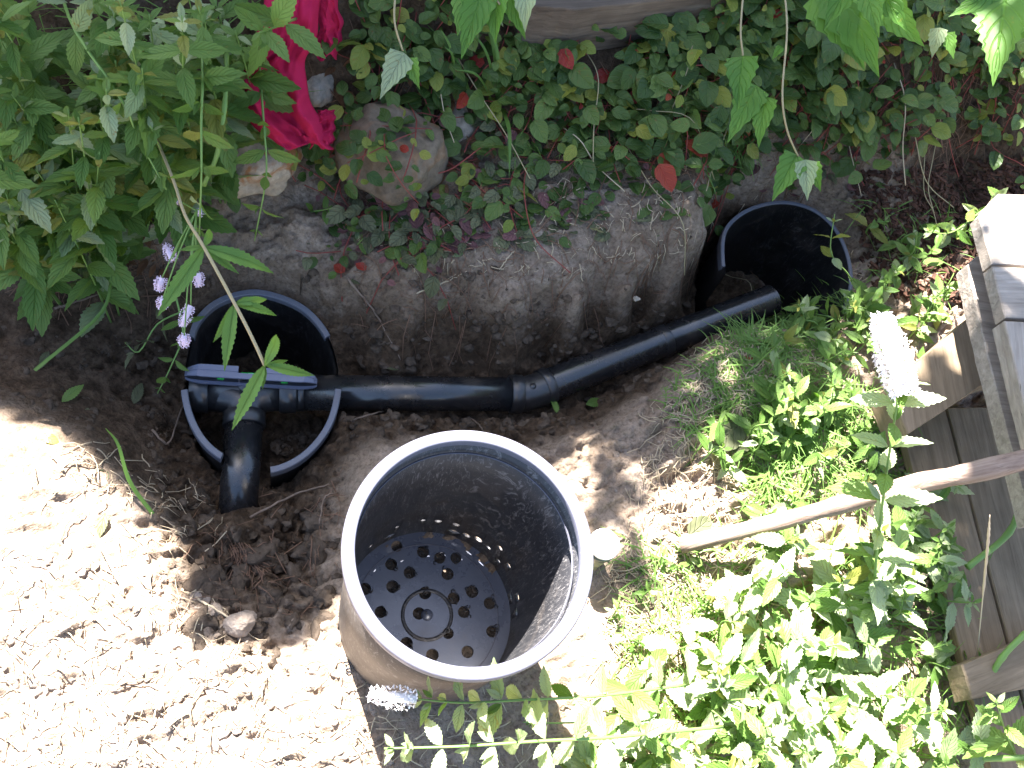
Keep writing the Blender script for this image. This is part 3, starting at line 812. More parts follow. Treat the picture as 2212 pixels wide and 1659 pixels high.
for y0, y1 in ((-1, -.12), (.12, 1)):
    rail = [(x, min(tor(x, W) * y0, tor(x, W) * y1), max(tor(x, W) * y0, tor(x, W) * y1), hgt(x) - .004, hgt(x)) for x in xx]
    if y0 < 0: lev_loft(rail, 'rail', M_level)
    else:
        lev_loft([s for s in rail if s[0] < .42], 'rail', M_level); lev_loft([s for s in rail if s[0] > .58], 'rail', M_level)
lev_loft([(x, -tor(x, W) * .13, tor(x, W) * .13, hgt(x) - .006, hgt(x) - .0012) for x in xx if x < .42], 'rail', M_level)
lev_loft([(x, -tor(x, W) * .13, tor(x, W) * .13, hgt(x) - .006, hgt(x) - .0012) for x in xx if x > .58], 'rail', M_level)
vc = la + ld * LL * .5 + dz * .024
vs, fs = tube([vc - ld * .019, vc + ld * .019], .0062, 20); mb = MB(); mb.add(vs, fs); vi = mb.build('vial', M_vial, lv)
for s in (-.007, .007):
    vs, fs = tube([vc + ld * (s - .0006), vc + ld * (s + .0006)], .0066, 20); mb = MB(); mb.add(vs, fs); mb.build('vial_line', M_leveldark, lv)
vs, fs = tube([vc - ld * .006 + dz * .003, vc + ld * .004 + dz * .003], .0040, 12); mb = MB(); mb.add(vs, fs); mb.build('bubble', M_vialclear, lv)
for x in (.27, .75):
    q = la + ld * LL * x + dz * .019; sd = -lw if (lw.dot(P(500, 900) - P(500, 800)) < 0) else lw
    vs, fs = tube([q - lw * .0085, q + lw * .0085], .0065, 20); mb = MB(); mb.add(vs, fs); mb.build('vial', M_vial, lv)

# ------------------------------------------------------------ the big black pot with holes drilled in it
PC = P(921, 1331, .0); PZ = 0.0
RB, RT, PH = .1475, .1585, .445
pot = thing('plant_pot', 'large black plastic pot with drilled holes and bright scuffed rim', 'pot', (PC.x, PC.y, .0))
def lathe_obj(prof, n, name, m, parent, smooth=True):
    vs, fs = lathe(prof, n); me_ = mesh(name, vs, fs, m, smooth); return link(name, me_, parent, loc=(0, 0, 0))
def rad_at(z): return RB + (RT - RB) * z / PH
def cut(o, cutters):
    """take the drilled holes out of a part (exact boolean, result kept as mesh)"""
    mb = MB()
    for vs, fs in cutters: mb.add(vs, fs)
    me_ = mesh('cutter', mb.v, mb.f, None, False); co = bpy.data.objects.new('cutter', me_); COL.objects.link(co)
    co.matrix_world = Matrix.Translation(pot.location)
    md = o.modifiers.new('cut', 'BOOLEAN'); md.operation = 'DIFFERENCE'; md.solver = 'EXACT'; md.use_self = True; md.object = co
    bpy.context.view_layer.update()
    dg = bpy.context.evaluated_depsgraph_get(); nm = bpy.data.meshes.new_from_object(o.evaluated_get(dg))
    old = o.data; o.modifiers.clear(); o.data = nm; nm.name = old.name; bpy.data.meshes.remove(old)
    bpy.data.objects.remove(co); bpy.data.meshes.remove(me_)
TH = .0035; FZ = .010
# holes in the floor, from the photograph's picture of the floor (centre 921,1331)
holes = [(845, 1219), (885, 1237), (914, 1192), (950, 1205), (985, 1205), (967, 1240), (848, 1267), (918, 1281), (980, 1292), (1020, 1278),
         (1058, 1303), (905, 1325), (1002, 1322), (822, 1322), (788, 1272), (968, 1368), (1063, 1364), (878, 1390), (934, 1415), (1010, 1408), (857, 1180)]
cuts = []
for hx, hy in holes:
    p = P(hx, hy, FZ) - Vector((PC.x, PC.y, 0)); r = R.uniform(.0095, .0112)
    if math.hypot(p.x, p.y) > RB - .012: p = p * ((RB - .016) / math.hypot(p.x, p.y))
    pts_ = [Vector((p.x, p.y, -.02)), Vector((p.x, p.y, .03))]
    vs, fs = tube(pts_, r, 18); cuts.append((vs, fs))
# floor plate
vs, fs = lathe([(.0005, 0), (.03, 0), (RB - .002, 0), (RB - .002, FZ), (.03, FZ), (.0005, FZ)], 72)
fs += [tuple(range(72)), tuple(range(5 * 72, 6 * 72))[::-1]]
flo = link('floor_plate', mesh('floor_plate', vs, fs, M_potfloorsky, False), pot, loc=(0, 0, 0)); cut(flo, cuts)
# raised ring, moulding nub and outer step on the floor
lathe_obj([(.0385, FZ - .001), (.0385, FZ + .0018), (.0445, FZ + .0018), (.0445, FZ - .001)], 64, 'moulded_ring', M_pot, pot)
lathe_obj([(.0005, FZ + .006), (.006, FZ + .005), (.0095, FZ + .002), (.0105, FZ - .001)], 32, 'centre_nub', M_potfloorsky, pot)
lathe_obj([(.1215, FZ - .001), (.1215, FZ + .0014), (.1228, FZ + .0014), (.1228, FZ - .001)], 96, 'floor_step', M_potrim, pot)
# wall
prof = [(rad_at(0), 0), (rad_at(.005), .005), (rad_at(.05), .05), (rad_at(.12), .12), (rad_at(.22), .22), (rad_at(PH - .02), PH - .02), (rad_at(PH - .02) - TH, PH - .02), (rad_at(.22) - TH, .22), (rad_at(.12) - TH, .12), (rad_at(.05) - TH, .05), (rad_at(.005) - TH, .002), (rad_at(0) - TH, 0)]
vs, fs = lathe(prof, 96)
fs += [(11 * 96 + k, 11 * 96 + (k + 1) % 96, (k + 1) % 96, k) for k in range(96)]
wl = link('wall', mesh('wall', vs, fs, M_pot, True), pot, loc=(0, 0, 0)); wl.data.materials.append(M_potout)
wcut = []; RH = random.Random(3)
def azi(u, v):
    p = P(u, v, .03) - Vector((PC.x, PC.y, 0)); return math.atan2(p.y, p.x)
whole = [(azi(975, 1165), .028, .013, True), (azi(850, 1180), .028, .012, True), (azi(1112, 1290), .020, .010, True)]
for du, dv_, zz in ((980, 1135, .07), (940, 1120, .065), (905, 1130, .06), (1030, 1170, .06), (1050, 1190, .05), (1070, 1200, .065), (1100, 1230, .055), (1090, 1205, .03), (1120, 1300, .05), (1010, 1150, .03), (850, 1150, .055), (1120, 1330, .03), (800, 1190, .05)):
    whole.append((azi(du, dv_), zz + RH.uniform(-.012, .022), RH.uniform(.0042, .0085), False))
for an, zz, r, box in whole:
    d = Vector((math.cos(an), math.sin(an), 0)); c = d * rad_at(zz) + dz * (zz + FZ)
    vs, fs = tube([c - d * .03, c + d * .03], r, 4 if box else 14, squash=.7 if box else 1); wcut.append((vs, fs))
cut(wl, wcut)
for p_ in wl.data.polygons:
    cc_ = p_.center; p_.material_index = 1 if (cc_.x * p_.normal.x + cc_.y * p_.normal.y) > 0 and p_.normal.length > 0 else 0
if len(wl.data.materials) < 2: wl.data.materials.append(M_potout)
# rolled rim
lathe_obj([(RT - .0085, PH - .016), (RT - .0088, PH - .003), (RT - .007, PH), (RT + .006, PH + .0008), (RT + .0085, PH - .003), (RT + .0085, PH - .016), (RT + .006, PH - .019), (RT - .003, PH - .021)], 128, 'rim', M_potrim, pot)
lathe_obj([(RT - .0105, PH - .045), (RT - .0085, PH - .044), (RT - .0085, PH - .043), (RT - .0105, PH - .042)], 128, 'inner_ridge', M_potrim, pot)
# plastic shavings left by the hole saw
mb = MB()
for hx, hy in holes[:18]:
    for q in range(3):
        p = P(hx + R.uniform(-14, 14), hy + R.uniform(-14, 14), FZ)
        pts_ = [p + Vector((math.cos(k * 1.1) * .003, math.sin(k * 1.1) * .003, .001 + k * .0009)) * R.uniform(.8, 1.5) - p * 0 for k in range(7)]
        pts_ = [p + Vector((math.cos(k * 1.1 + q) * .0035, math.sin(k * 1.1 + q) * .0035, .001 + k * .0012)) for k in range(R.randint(3, 7))]
        vs, fs = tube(pts_, .0009, 4); mb.add(vs, fs)
sh = mb.build('plastic_shavings', M_curl, pot)
sh['kind'] = 'stuff'
mb = MB()
for u, v in ((768, 1385), (765, 1400), (775, 1420), (790, 1440), (760, 1440), (742, 1330), (748, 1345)):
    for q in range(6):
        p = G(u + R.uniform(-12, 12), v + R.uniform(-16, 16)) + dz * .002
        pts_ = [p + Vector((math.cos(k + q) * .004, math.sin(k + q) * .004, .001 + k * .0012)) for k in range(R.randint(3, 7))]
        vs, fs = tube(pts_, .0012, 4); mb.add(vs, fs)
tag(mb.build('plastic_swarf', M_curl), 'black curled plastic shavings on the soil left of the pot', 'shavings', kind='stuff')

# ------------------------------------------------------------ jar with white lid
JC = P(1272, 1206, 0); JR = .0268
jar = thing('jar', 'small cream jar with a white lid standing right of the pot', 'jar', (JC.x, JC.y, hz(JC.x, JC.y)))
lathe_obj([(.0005, 0), (JR * .80, 0), (JR * .88, .004), (JR * .90, .05), (JR * .93, .080), (JR * .9, .084), (.0005, .084)], 40, 'body', M_jarglass, jar)
lathe_obj([(JR * .90, .078), (JR * 1.03, .080), (JR * 1.03, .094), (JR * .93, .095)], 40, 'band', M_jarband, jar)
lathe_obj([(JR * .95, .098), (JR * 1.0, .0985), (JR * 1.02, .100), (JR * 1.02, .104), (JR * .99, .106), (JR * .85, .1065), (.0005, .106)], 40, 'lid', M_white, jar)

# ------------------------------------------------------------ red cloth
from mathutils import noise as mnoise
def cloth(rows, zf, name, parent, nu=44, seed=0, amp=.017, folds=5):
    rr = random.Random(seed); n = 64; Lf = catmull([Vector((a, v, z)) for (v, a, b, z) in rows], n); Rt = catmull([Vector((b, v, z)) for (v, a, b, z) in rows], n)
    vs = []; uv = []; ph = [rr.uniform(0, 6) for _ in range(4)]
    for i in range(n + 1):
        t = i / n
        for k in range(nu + 1):
            s = k / nu; p = Lf[i].lerp(Rt[i], s)
            q1 = Vector((s * folds * .30 + .25 * math.sin(t * 5), t * 1.9 + ph[1], ph[0])); q2 = Vector((s * folds * .62 - t * 1.2, t * 4.2 + s, ph[2]))
            f = 1 - min(1, abs(mnoise.noise(q1)) * 3.2); f2 = 1 - min(1, abs(mnoise.noise(q2)) * 3.0); f3 = mnoise.noise(Vector((s * 9, t * 14, ph[3])))
            edge_ = min(1, min(s, 1 - s) * 7)
            z = p.z + amp * (f * 1.9 + .9 * f2 + .5 * f3) * (.3 + .7 * edge_) - .018 * (1 - edge_)
            vs.append(P(p.x + 2.5 * math.sin(t * 22 + s * 3), p.y + 7 * math.sin(s * 9 + ph[1]) * (t > .9) , z)); uv.append((s, t * 2))
    fs = [(i * (nu + 1) + k, (i + 1) * (nu + 1) + k, (i + 1) * (nu + 1) + k + 1, i * (nu + 1) + k + 1) for i in range(n) for k in range(nu)]
    me_ = mesh(name, vs, fs, M_cloth, True, uv); o = link(name, me_, parent)
    md = o.modifiers.new('thick', 'SOLIDIFY'); md.thickness = .0018
    return o
rc = thing('red_cloth', 'crumpled crimson cloth draped down the rocks among the mint', 'cloth', P(620, 200, .12))
cloth([(-40, 570, 700, .37), (30, 565, 690, .35), (90, 550, 680, .32), (130, 528, 662, .30), (170, 514, 660, .275), (215, 518, 672, .25), (255, 536, 690, .225), (290, 565, 702, .20), (316, 600, 722, .185)], 0, 'main_fold', rc, seed=2, folds=4.6)
cloth([(-60, 650, 720, .35), (0, 668, 728, .33), (45, 690, 740, .30), (80, 684, 738, .27), (124, 676, 728, .25)], 0, 'side_flap', rc, seed=5, folds=3, amp=.009)
cloth([(238, 685, 724, .20), (262, 680, 724, .20), (290, 672, 722, .195), (316, 668, 720, .185)], 0, 'turned_hem', rc, seed=9, folds=2, amp=.007)

# ------------------------------------------------------------ soil crumbs, straw, roots, mulch
import bmesh
bm = bmesh.new(); bmesh.ops.create_icosphere(bm, subdivisions=2, radius=1); ICO = [v.co.copy() for v in bm.verts]; ICOF = [tuple(v.index for v in f.verts) for f in bm.faces]; bm.free()
bm = bmesh.new(); bmesh.ops.create_icosphere(bm, subdivisions=3, radius=1); ICO3 = [v.co.copy() for v in bm.verts]; ICOF3 = [tuple(v.index for v in f.verts) for f in bm.faces]; bm.free()
bm = bmesh.new(); bmesh.ops.create_icosphere(bm, subdivisions=1, radius=1); ICO1 = [v.co.copy() for v in bm.verts]; ICOF1 = [tuple(v.index for v in f.verts) for f in bm.faces]; bm.free()
from mathutils import noise as mn
def clod(mb, p, s, hi=False):
    I, F = (ICO3, ICOF3) if s > .010 else (ICO, ICOF) if s > .005 else (ICO1, ICOF1)
    off = Vector((R.uniform(0, 99), R.uniform(0, 99), 0)); sx, sy, sz = s * R.uniform(.65, 1.3), s * R.uniform(.65, 1.3), s * R.uniform(.4, .75)
    ro = Matrix.Rotation(R.uniform(0, 6.3), 3, 'Z') @ Matrix.Rotation(R.uniform(-.6, .6), 3, 'X')
    pl = [(Vector((R.gauss(0, 1), R.gauss(0, 1), R.gauss(0, 1))).normalized(), R.uniform(.45, .8)) for _ in range(5)]
    out = []
    for v in I:
        q = v.copy()
        for nn_, dd_ in pl:
            t_ = q.dot(nn_)
            if t_ > dd_: q = q - nn_ * (t_ - dd_)
        q = q * (1 + .40 * mn.noise(v * 1.8 + off) + .22 * mn.noise(v * 4.3 + off) + .12 * mn.noise(v * 9 + off))
        out.append(p - dz * s * .22 + ro @ Vector((q.x * sx, q.y * sy, q.z * sz)))
    mb.add(out, F)
def inpoly(u, v, poly):
    c = False; j = len(poly) - 1
    for i in range(len(poly)):
        a, b = poly[i], poly[j]
        if (a[1] > v) != (b[1] > v) and u < (b[0] - a[0]) * (v - a[1]) / (b[1] - a[1]) + a[0]: c = not c
        j = i
    return c
def scatter(poly, n, inset=0):
    us = [p[0] for p in poly]; vs_ = [p[1] for p in poly]; out = []
    while len(out) < n:
        u, v = R.uniform(min(us), max(us)), R.uniform(min(vs_), max(vs_))
        if inpoly(u, v, poly): out.append((u, v))
    return out
def is_free(p, m=.004):
    if seg_d(np.array(p.x), np.array(p.y), ax_a, ax_b) < PR + m or seg_d(np.array(p.x), np.array(p.y), ax_b, ax_c) < PR + m or seg_d(np.array(p.x), np.array(p.y), ax_t, ax_e.lerp(ax_t, .02)) < PR + m: return False
    if math.hypot(p.x - PC.x, p.y - PC.y) < RB + .01: return False
    if math.hypot(p.x - JC.x, p.y - JC.y) < JR + .004: return False
    return True
mb = MB()
for poly, n, s0, s1, hi in [
    ([(380, 1110), (740, 1090), (745, 1330), (640, 1430), (420, 1400)], 210, .004, .026, True),
    ([(0, 700), (380, 720), (400, 860), (330, 1000), (0, 860)], 150, .002, .012, False),
    ([(300, 880), (400, 880), (480, 1030), (470, 1130), (330, 1060)], 130, .004, .013, False),
    ([(720, 890), (1250, 895), (1240, 935), (900, 930), (740, 950)], 120, .005, .015, True),
    ([(740, 700), (1250, 640), (1290, 740), (1150, 800), (740, 800)], 130, .003, .018, True),
    ([(1180, 740), (1500, 620), (1500, 660), (1200, 790)], 70, .003, .014, True),
    ([(620, 580), (760, 560), (1300, 580), (1450, 560), (1300, 720), (760, 760)], 60, .004, .016, True),
    ([(1250, 870), (1500, 740), (1520, 760), (1300, 880)], 60, .004, .011, False),
    ([(850, 560), (1500, 480), (1480, 620), (800, 680)], 26, .002, .009, False),
    ([(405, 880), (500, 920), (500, 1010), (430, 960)], 60, .005, .014, False),
    ([(570, 900), (700, 880), (690, 940), (580, 1010)], 90, .005, .014, False)]:
    for u, v in scatter(poly, n):
        p = G(u, v)
        if is_free(p): clod(mb, p - dz * .002, s0 + (s1 - s0) * R.random() ** 2.5, hi)
tag(mb.build('soil_clods', M_clod, smooth=True), 'crumbly dark clods of dug soil in the trench and pit', 'soil', kind='stuff')
mb = MB()
for poly, n, s0, s1, hi in [
    ([(0, 1180), (380, 1230), (640, 1430), (780, 1450), (820, 1700), (0, 1700)], 1000, .002, .013, False),
    ([(1290, 960), (1500, 900), (1560, 1150), (1350, 1180), (1320, 1020)], 160, .002, .009, False),
    ([(1300, 1200), (1560, 1200), (1600, 1650), (1300, 1650)], 300, .002, .008, False),
    ([(780, 1480), (1300, 1500), (1400, 1700), (800, 1700)], 160, .002, .008, False)]:
    for u, v in scatter(poly, n):
        p = G(u, v)
        if is_free(p): clod(mb, p - dz * .001, s0 + (s1 - s0) * R.random() ** 3, hi)
tag(mb.build('dry_crumbs', M_dryclod), 'small dry crumbs of soil on the trodden ground', 'soil', kind='stuff')

def blade(mb, p, ang, ln, wd, rise=.3, bend=.5, segs=4):
    d = Vector((math.cos(ang), math.sin(ang), rise)).normalized(); s = Vector((-math.sin(ang), math.cos(ang), 0)); vs = []; uv = []
    q = Vector(p); cv = R.uniform(-.3, .3)
    for i in range(segs + 1):
        t = i / segs; w_ = wd * (1 - t ** 2 * .9) * .5; vs += [q - s * w_ + dz * w_ * .4, q + s * w_ + dz * w_ * .4]; uv += [(t, .2), (t, .8)]
        q = q + d * ln / segs; d = (d + s * cv / segs - dz * bend / segs).normalized()
    mb.add(vs, [(2 * i, 2 * i + 2, 2 * i + 3, 2 * i + 1) for i in range(segs)], uv)
def straw(mb, p, ang, ln, r, lift=.003):
    k = R.randint(2, 4); pts = [Vector(p) + dz * (r + lift * R.random())]
    a = ang
    for i in range(k):
        a += R.uniform(-.5, .5); pp = pts[-1] + Vector((math.cos(a), math.sin(a), 0)) * ln / k; pp.z = hz(pp.x, pp.y) + r + lift * R.random(); pts.append(pp)
    vs, fs = tube(pts, r, 4); mb.add(vs, fs)
mb = MB()
for poly, n, l0, l1 in [
    ([(0, 1180), (380, 1230), (640, 1430), (780, 1450), (820, 1700), (0, 1700)], 420, .008, .05),
    ([(1400, 900), (1560, 780), (1650, 800), (1560, 1150), (1350, 1180)], 420, .01, .05),
    ([(1300, 1180), (1640, 1180), (1700, 1650), (1300, 1650)], 800, .01, .06),
    ([(1500, 740), (1760, 660), (1800, 800), (1600, 900), (1480, 850)], 420, .01, .05),
    ([(200, 950), (420, 1050), (500, 1150), (330, 1200), (60, 1000)], 110, .01, .06),
    ([(800, 480), (1550, 330), (1540, 560), (900, 640)], 230, .006, .03),
    ([(780, 1480), (1300, 1500), (1400, 1700), (800, 1700)], 120, .01, .05)]:
    for u, v in scatter(poly, n):
        p = G(u, v)
        if is_free(p, .02): straw(mb, p, R.uniform(0, 6.3), R.uniform(l0, l1), R.uniform(.0004, .0012), .010)
tag(mb.build('dry_straw', L_straw), 'pale dry straw and grass stalks littering the soil', 'straw', kind='stuff')
mb = MB()
for poly, n, l0, l1 in [
    ([(0, 480), (420, 520), (380, 650), (0, 640)], 110, .02, .09),
    ([(700, 200), (1060, 260), (1040, 420), (860, 500), (700, 420)], 160, .02, .10),
    ([(700, 520), (1500, 440), (1480, 660), (800, 740)], 190, .02, .08),
    ([(380, 1080), (740, 1060), (740, 1330), (420, 1330)], 70, .02, .08),
    ([(1080, 200), (2200, 60), (2200, 330), (1100, 420)], 420, .02, .12)]:
    for u, v in scatter(poly, n):
        p = G(u, v)
        if is_free(p): straw(mb, p, R.uniform(0, 6.3), R.uniform(l0, l1), R.uniform(.0004, .0012), .012)
for k in range(40):
    p = G(515 + R.uniform(-22, 22), 1180 + R.uniform(-8, 20)); a = RZ + R.uniform(-.25, .25); straw(mb, p, a, R.uniform(.03, .07), .0009, .008)
tag(mb.build('fine_roots', M_root), 'fine brown roots and runners trailing over the soil', 'roots', kind='stuff')

# grass
mb = MB()
for poly, n, l0, l1, rise in [
    ([(1530, 740), (1780, 680), (1850, 900), (1640, 1050), (1540, 900)], 1500, .02, .07, .6),
    ([(1640, 900), (1950, 820), (1950, 1080), (1600, 1140)], 900, .03, .09, .7),
    ([(1500, 260), (1640, 240), (1640, 340), (1450, 330)], 190, .03, .09, .4),
    ([(1350, 1170), (1700, 1170), (1750, 1659), (1300, 1659)], 1100, .02, .08, .6),
    ([(1700, 1200), (2100, 1150), (2150, 1659), (1700, 1659)], 500, .04, .12, .9),
    ([(0, 0), (600, 0), (500, 400), (0, 560)], 350, .05, .16, .9),
    ([(1100, 230), (1560, 230), (1560, 360), (1100, 330)], 160, .03, .09, .5),
    ([(1540, 690), (1800, 640), (1860, 700), (1640, 780)], 500, .03, .08, .7),
    ([(1420, 840), (1560, 740), (1580, 900), (1500, 1000)], 260, .02, .05, .4),
    ([(1850, 430), (2100, 480), (2100, 640), (1880, 620)], 90, .04, .12, .6)]:
    for u, v in scatter(poly, n):
        p = G(u, v)
        if is_free(p, .01): blade(mb, p, R.uniform(0, 6.3), R.uniform(l0, l1), R.uniform(.0018, .0042), rise * R.uniform(.4, 1.4), R.uniform(.3, 1.6))
tag(mb.build('grass', L_grass), 'short green grass between the trench and the fence', 'grass', kind='stuff')
# grass tuft beside the boulder
tt = thing('grass_tuft', 'tuft of long blue green grass blades beside the boulder', 'grass tuft', G(1075, 235))
for (u0, v0, u1, v1, zz) in ((1168, 238, 1115, 20, .20), (1170, 240, 1130, 40, .20), (1165, 236, 1090, 60, .2), (1120, 250, 1000, 50, .2), (1175, 245, 1180, 390, .0), (1160, 230, 1060, 150, .12), (1075, 220, 1040, 100, .16), (1078, 215, 1030, 60, .2)):
    a = G(u0 - 90, v0 - 10); b = P(u1 - 80, v1, a.z + zz * .7)
    mb = MB(); pth = catmull([a, a.lerp(b, .5) + dz * .035, b], 10); s = (b - a).cross(dz).normalized(); vs = []; uv = []
    for i, p in enumerate(pth): wd = .0042 * (1 - (i / 10) ** 3); vs += [p - s * wd, p - dz * .001, p + s * wd]; uv += [(i / 10, 0), (i / 10, .5), (i / 10, 1)]
    mb.add(vs, [f for i in range(10) for f in ((3 * i, 3 * i + 3, 3 * i + 4, 3 * i + 1), (3 * i + 1, 3 * i + 4, 3 * i + 5, 3 * i + 2))], uv); mb.build('blade', L_grass, tt)

# bark mulch, dark cut bank
mb = MB()
for u, v in scatter([(1830, 380), (2212, 340), (2300, 640), (2120, 660), (1880, 640)], 1700):
    p = G(u, v) + dz * R.uniform(0, .012); a = R.uniform(0, 6.3); L_, w_, h_ = R.uniform(.004, .017), R.uniform(.0022, .006), R.uniform(.001, .003)
    ro = Matrix.Rotation(a, 3, 'Z') @ Matrix.Rotation(R.uniform(-.6, .6), 3, 'X') @ Matrix.Rotation(R.uniform(-.5, .5), 3, 'Y')
    c8 = [Vector((x * L_ * R.uniform(.6, 1), y * w_ * R.uniform(.5, 1), z * h_)) for x in (-1, 1) for y in (-1, 1) for z in (-1, 1)]
    mb.add([p + ro @ q_ for q_ in c8], [(0, 1, 3, 2), (4, 6, 7, 5), (0, 4, 5, 1), (2, 3, 7, 6), (0, 2, 6, 4), (1, 5, 7, 3)])
tag(mb.build('bark_mulch', M_chip, smooth=False), 'red brown bark mulch between the far bin and the fence', 'mulch', kind='stuff')

# twigs, each its own thing
for i, (a, b, c_, r, lab, m) in enumerate([
    ((120, 672), (160, 655), (218, 632), .0028, 'short brown twig poking from the left trench wall', M_twig),
    ((750, 605), (810, 690), (865, 780), .0024, 'long thin root hanging down the bank to the straight pipe', M_twig),
    ((330, 930), (365, 960), (395, 880), .0026, 'crooked grey root left of the buried bin', M_twig),
    ((540, 1120), (640, 1070), (710, 1048), .0024, 'thin twig crossing the soil beside the branch pipe', M_twig),
    ((720, 920), (780, 905), (830, 890), .0022, 'bent twig under the straight pipe near the tee', M_twig),
    ((930, 590), (1000, 640), (1040, 760), .0012, 'hair thin root loop on the bank face', M_root),
    ((200, 1145), (250, 1240), (270, 1290), .0035, 'white sunlit stalk standing out of the trodden soil', L_straw),
    ((395, 1275), (450, 1310), (520, 1350), .0030, 'bright dry stalk leaning on the pale lump of soil', L_straw),
    ((900, 632), (965, 610), (1010, 585), .0016, 'pale straw lying on the cut bank', L_straw),
    ((1080, 580), (1095, 560), (1110, 545), .0016, 'short pale splinter on the bare bank', L_straw),
    ((190, 1480), (290, 1475), (360, 1455), .0020, 'thin dark twig flat on the sunlit ground', M_twig),
    ((135, 1170), (150, 1130), (185, 1110), .0014, 'arched dark rootlet on the sunlit ground', M_root),
    ((690, 1130), (700, 1080), (735, 1060), .0014, 'wavy pale root down the side of the pit', M_twig),
    ((1010, 900), (1035, 925), (1055, 950), .0020, 'short root between straight pipe and pot', M_twig)]):
    pts = [G(*q) + dz * (r + .003) for q in (a, b, c_)]
    pts[1] = pts[1] + dz * .006
    pth = catmull(pts, 14); pth = [p + Vector((R.uniform(-1, 1), R.uniform(-1, 1), R.uniform(-.5, .5))) * .0012 for p in pth]
    vs, fs = tube(pth, [r * (1 - .5 * k / 14) * R.uniform(.85, 1.15) for k in range(15)], 6)
    mb = MB(); ctr = pth[0]; mb.add([v - ctr for v in vs], fs); o = link('twig', mesh('twig', mb.v, mb.f, m), loc=ctr); tag(o, lab, 'twig')

# ------------------------------------------------------------ creeping plants on the bank: runners with round leaves
def creeper(pts, label, group, n=24, size=.028, table=((L_creep, .8), (L_creepy, .14), (L_creepr, .06)), rise=.02, side=.02, r=.0012, vset=None):
    q0 = cen([Vector(p) for p in pts]); qs = [q0] + [Vector(p) for p in pts]
    if any(dR(np.array(q.x), np.array(q.y)) < .012 or dL(np.array(q.x), np.array(q.y)) < .012 for q in qs): return
    ln = max(4, n // 2); path = catmull(pts, ln)
    t = thing('creeper', label, 'creeper', Vector(path[0]), group)
    vs, fs = tube(path, r, 4); mb = MB(); mb.add(vs, fs); mb.build('runner', M_stemred, t)
    nv = Vector((0, 0, 1))
    for i in range(ln):
        tt = (path[i + 1] - path[i]).normalized(); sd = tt.cross(dz).normalized()
        for s in (-1, 1):
            if R.random() < .12: continue
            d = sd * s + tt * R.uniform(-.6, .8)
            base = path[i] + d.normalized() * side * R.uniform(.1, .8) + dz * rise * R.random()
            tocam = (Vector((0, 0, HC)) - base).normalized()
            put_leaf(t, pick(vset or V_creep, list(table)), base, d + dz * R.uniform(-.3, .3), size * R.choice((.4, .6, .8, .95, 1.1, 1.4)) * R.uniform(.85, 1.1), up=(nv * .7 + tocam * .4 + Vector((R.uniform(-.4, .4), R.uniform(-.4, .4), 0))), roll=R.uniform(-.35, .35))
    return t
MARKS = [(620, 200, 'the red cloth'), (527, 348, 'the tan rock'), (842, 325, 'the grey boulder'), (985, 262, 'the rough grey rock'), (1300, 40, 'the timber'), (1700, 560, 'the far buried bin'),
         (560, 700, 'the near buried bin'), (1060, 230, 'the grass tuft'), (1730, 390, 'the three pointed leaves'), (1600, 220, 'the long heart leaves'), (2150, 60, 'the largest lobed leaf'), (1870, 60, 'the broad lobed leaves'),
         (1325, 155, 'the orange red leaf'), (1380, 125, 'the yellow leaf'), (1000, 552, 'the bright green loose leaf'), (1275, 435, 'the pink leaf'), (1047, 392, 'the bright red leaf'), (745, 590, 'the crimson leaves'),
         (265, 220, 'the slanting bare stem'), (435, 250, 'the straight pale stem'), (480, 230, 'the jointed stalk'), (360, 545, 'the lilac flowers'), (0, 0, 'the top left corner'), (0, 450, 'the left edge of the frame'), (250, 440, 'the left end of the trench'),
         (1930, 750, 'the white flower spike'), (2110, 600, 'the fence boards'), (1900, 960, 'the tall mint'), (1600, 1150, 'the handle end'), (1850, 1080, 'the middle of the handle'), (1000, 1200, 'the pot'), (1300, 1165, 'the jar'),
         (2130, 1250, 'the dry seed spike'), (2120, 1450, 'the lower rail'), (2150, 1550, 'the large leaved corner mint'), (1400, 1500, 'the two reaching stems'), (1750, 1659, 'the bottom edge'), (1430, 490, 'the grey leaf sprig'), (2060, 480, 'the arching stem'), (1230, 830, 'the elbow'), (1650, 1350, 'the dry grass patch')]
def where(lab, u, v):
    short = {'leafy green mint stem in the dense bed left of the cloth': 'leafy green mint stem in the dense upper left bed'}.get(lab, lab)
    ws = short.split(); short = ' '.join(ws[:5])
    BAD = ('hiding', 'leaning', 'the', 'a', 'in', 'from', 'of', 'on', 'at', 'above', 'between', 'over', 'under', 'beside', 'left', 'right', 'lying', 'and', 'below', 'along', 'upper', 'dense', 'dry', 'cut', 'far', 'thick', 'grey', 'top', 'lower', 'shaded', 'hanging', 'tan', 'growing', 'red')
    while short.split()[-1] in BAD: short = ' '.join(short.split()[:-1])
    cand = sorted((math.hypot(u - a, v - b), a, b, n_) for a, b, n_ in MARKS)[:4]; first = None
    for d, mu, mv, nm in cand:
        far = 'touching' if d < 28 else 'close' if d < 75 else 'a little' if d < 130 else 'well' if d < 260 else 'far'
        an = math.degrees(math.atan2(v - mv, u - mu)) % 360
        dr = ['right of', 'below and right of', 'below', 'below and left of', 'left of', 'above and left of', 'above', 'above and right of'][int((an + 22.5) // 45) % 8]
        lb_ = f'{short}, ' + (f'touching {nm}' if far == 'touching' else f'{far} {dr} {nm}')
        first = first or lb_
        if lb_ not in USED: USED.add(lb_); return lb_
    return first
USED = set()
def runner_px(u, v, ang, ln, lift=.012):
    g0 = G(u, v); pts = [g0 + dz * lift]; a = ang
    for k in range(3):
        a += R.uniform(-.5, .5); p = pts[-1] + Vector((math.cos(a), math.sin(a), 0)) * ln / 3; p.z = hz(p.x, p.y) + lift * R.uniform(.6, 1.8); pts.append(p)
    return pts
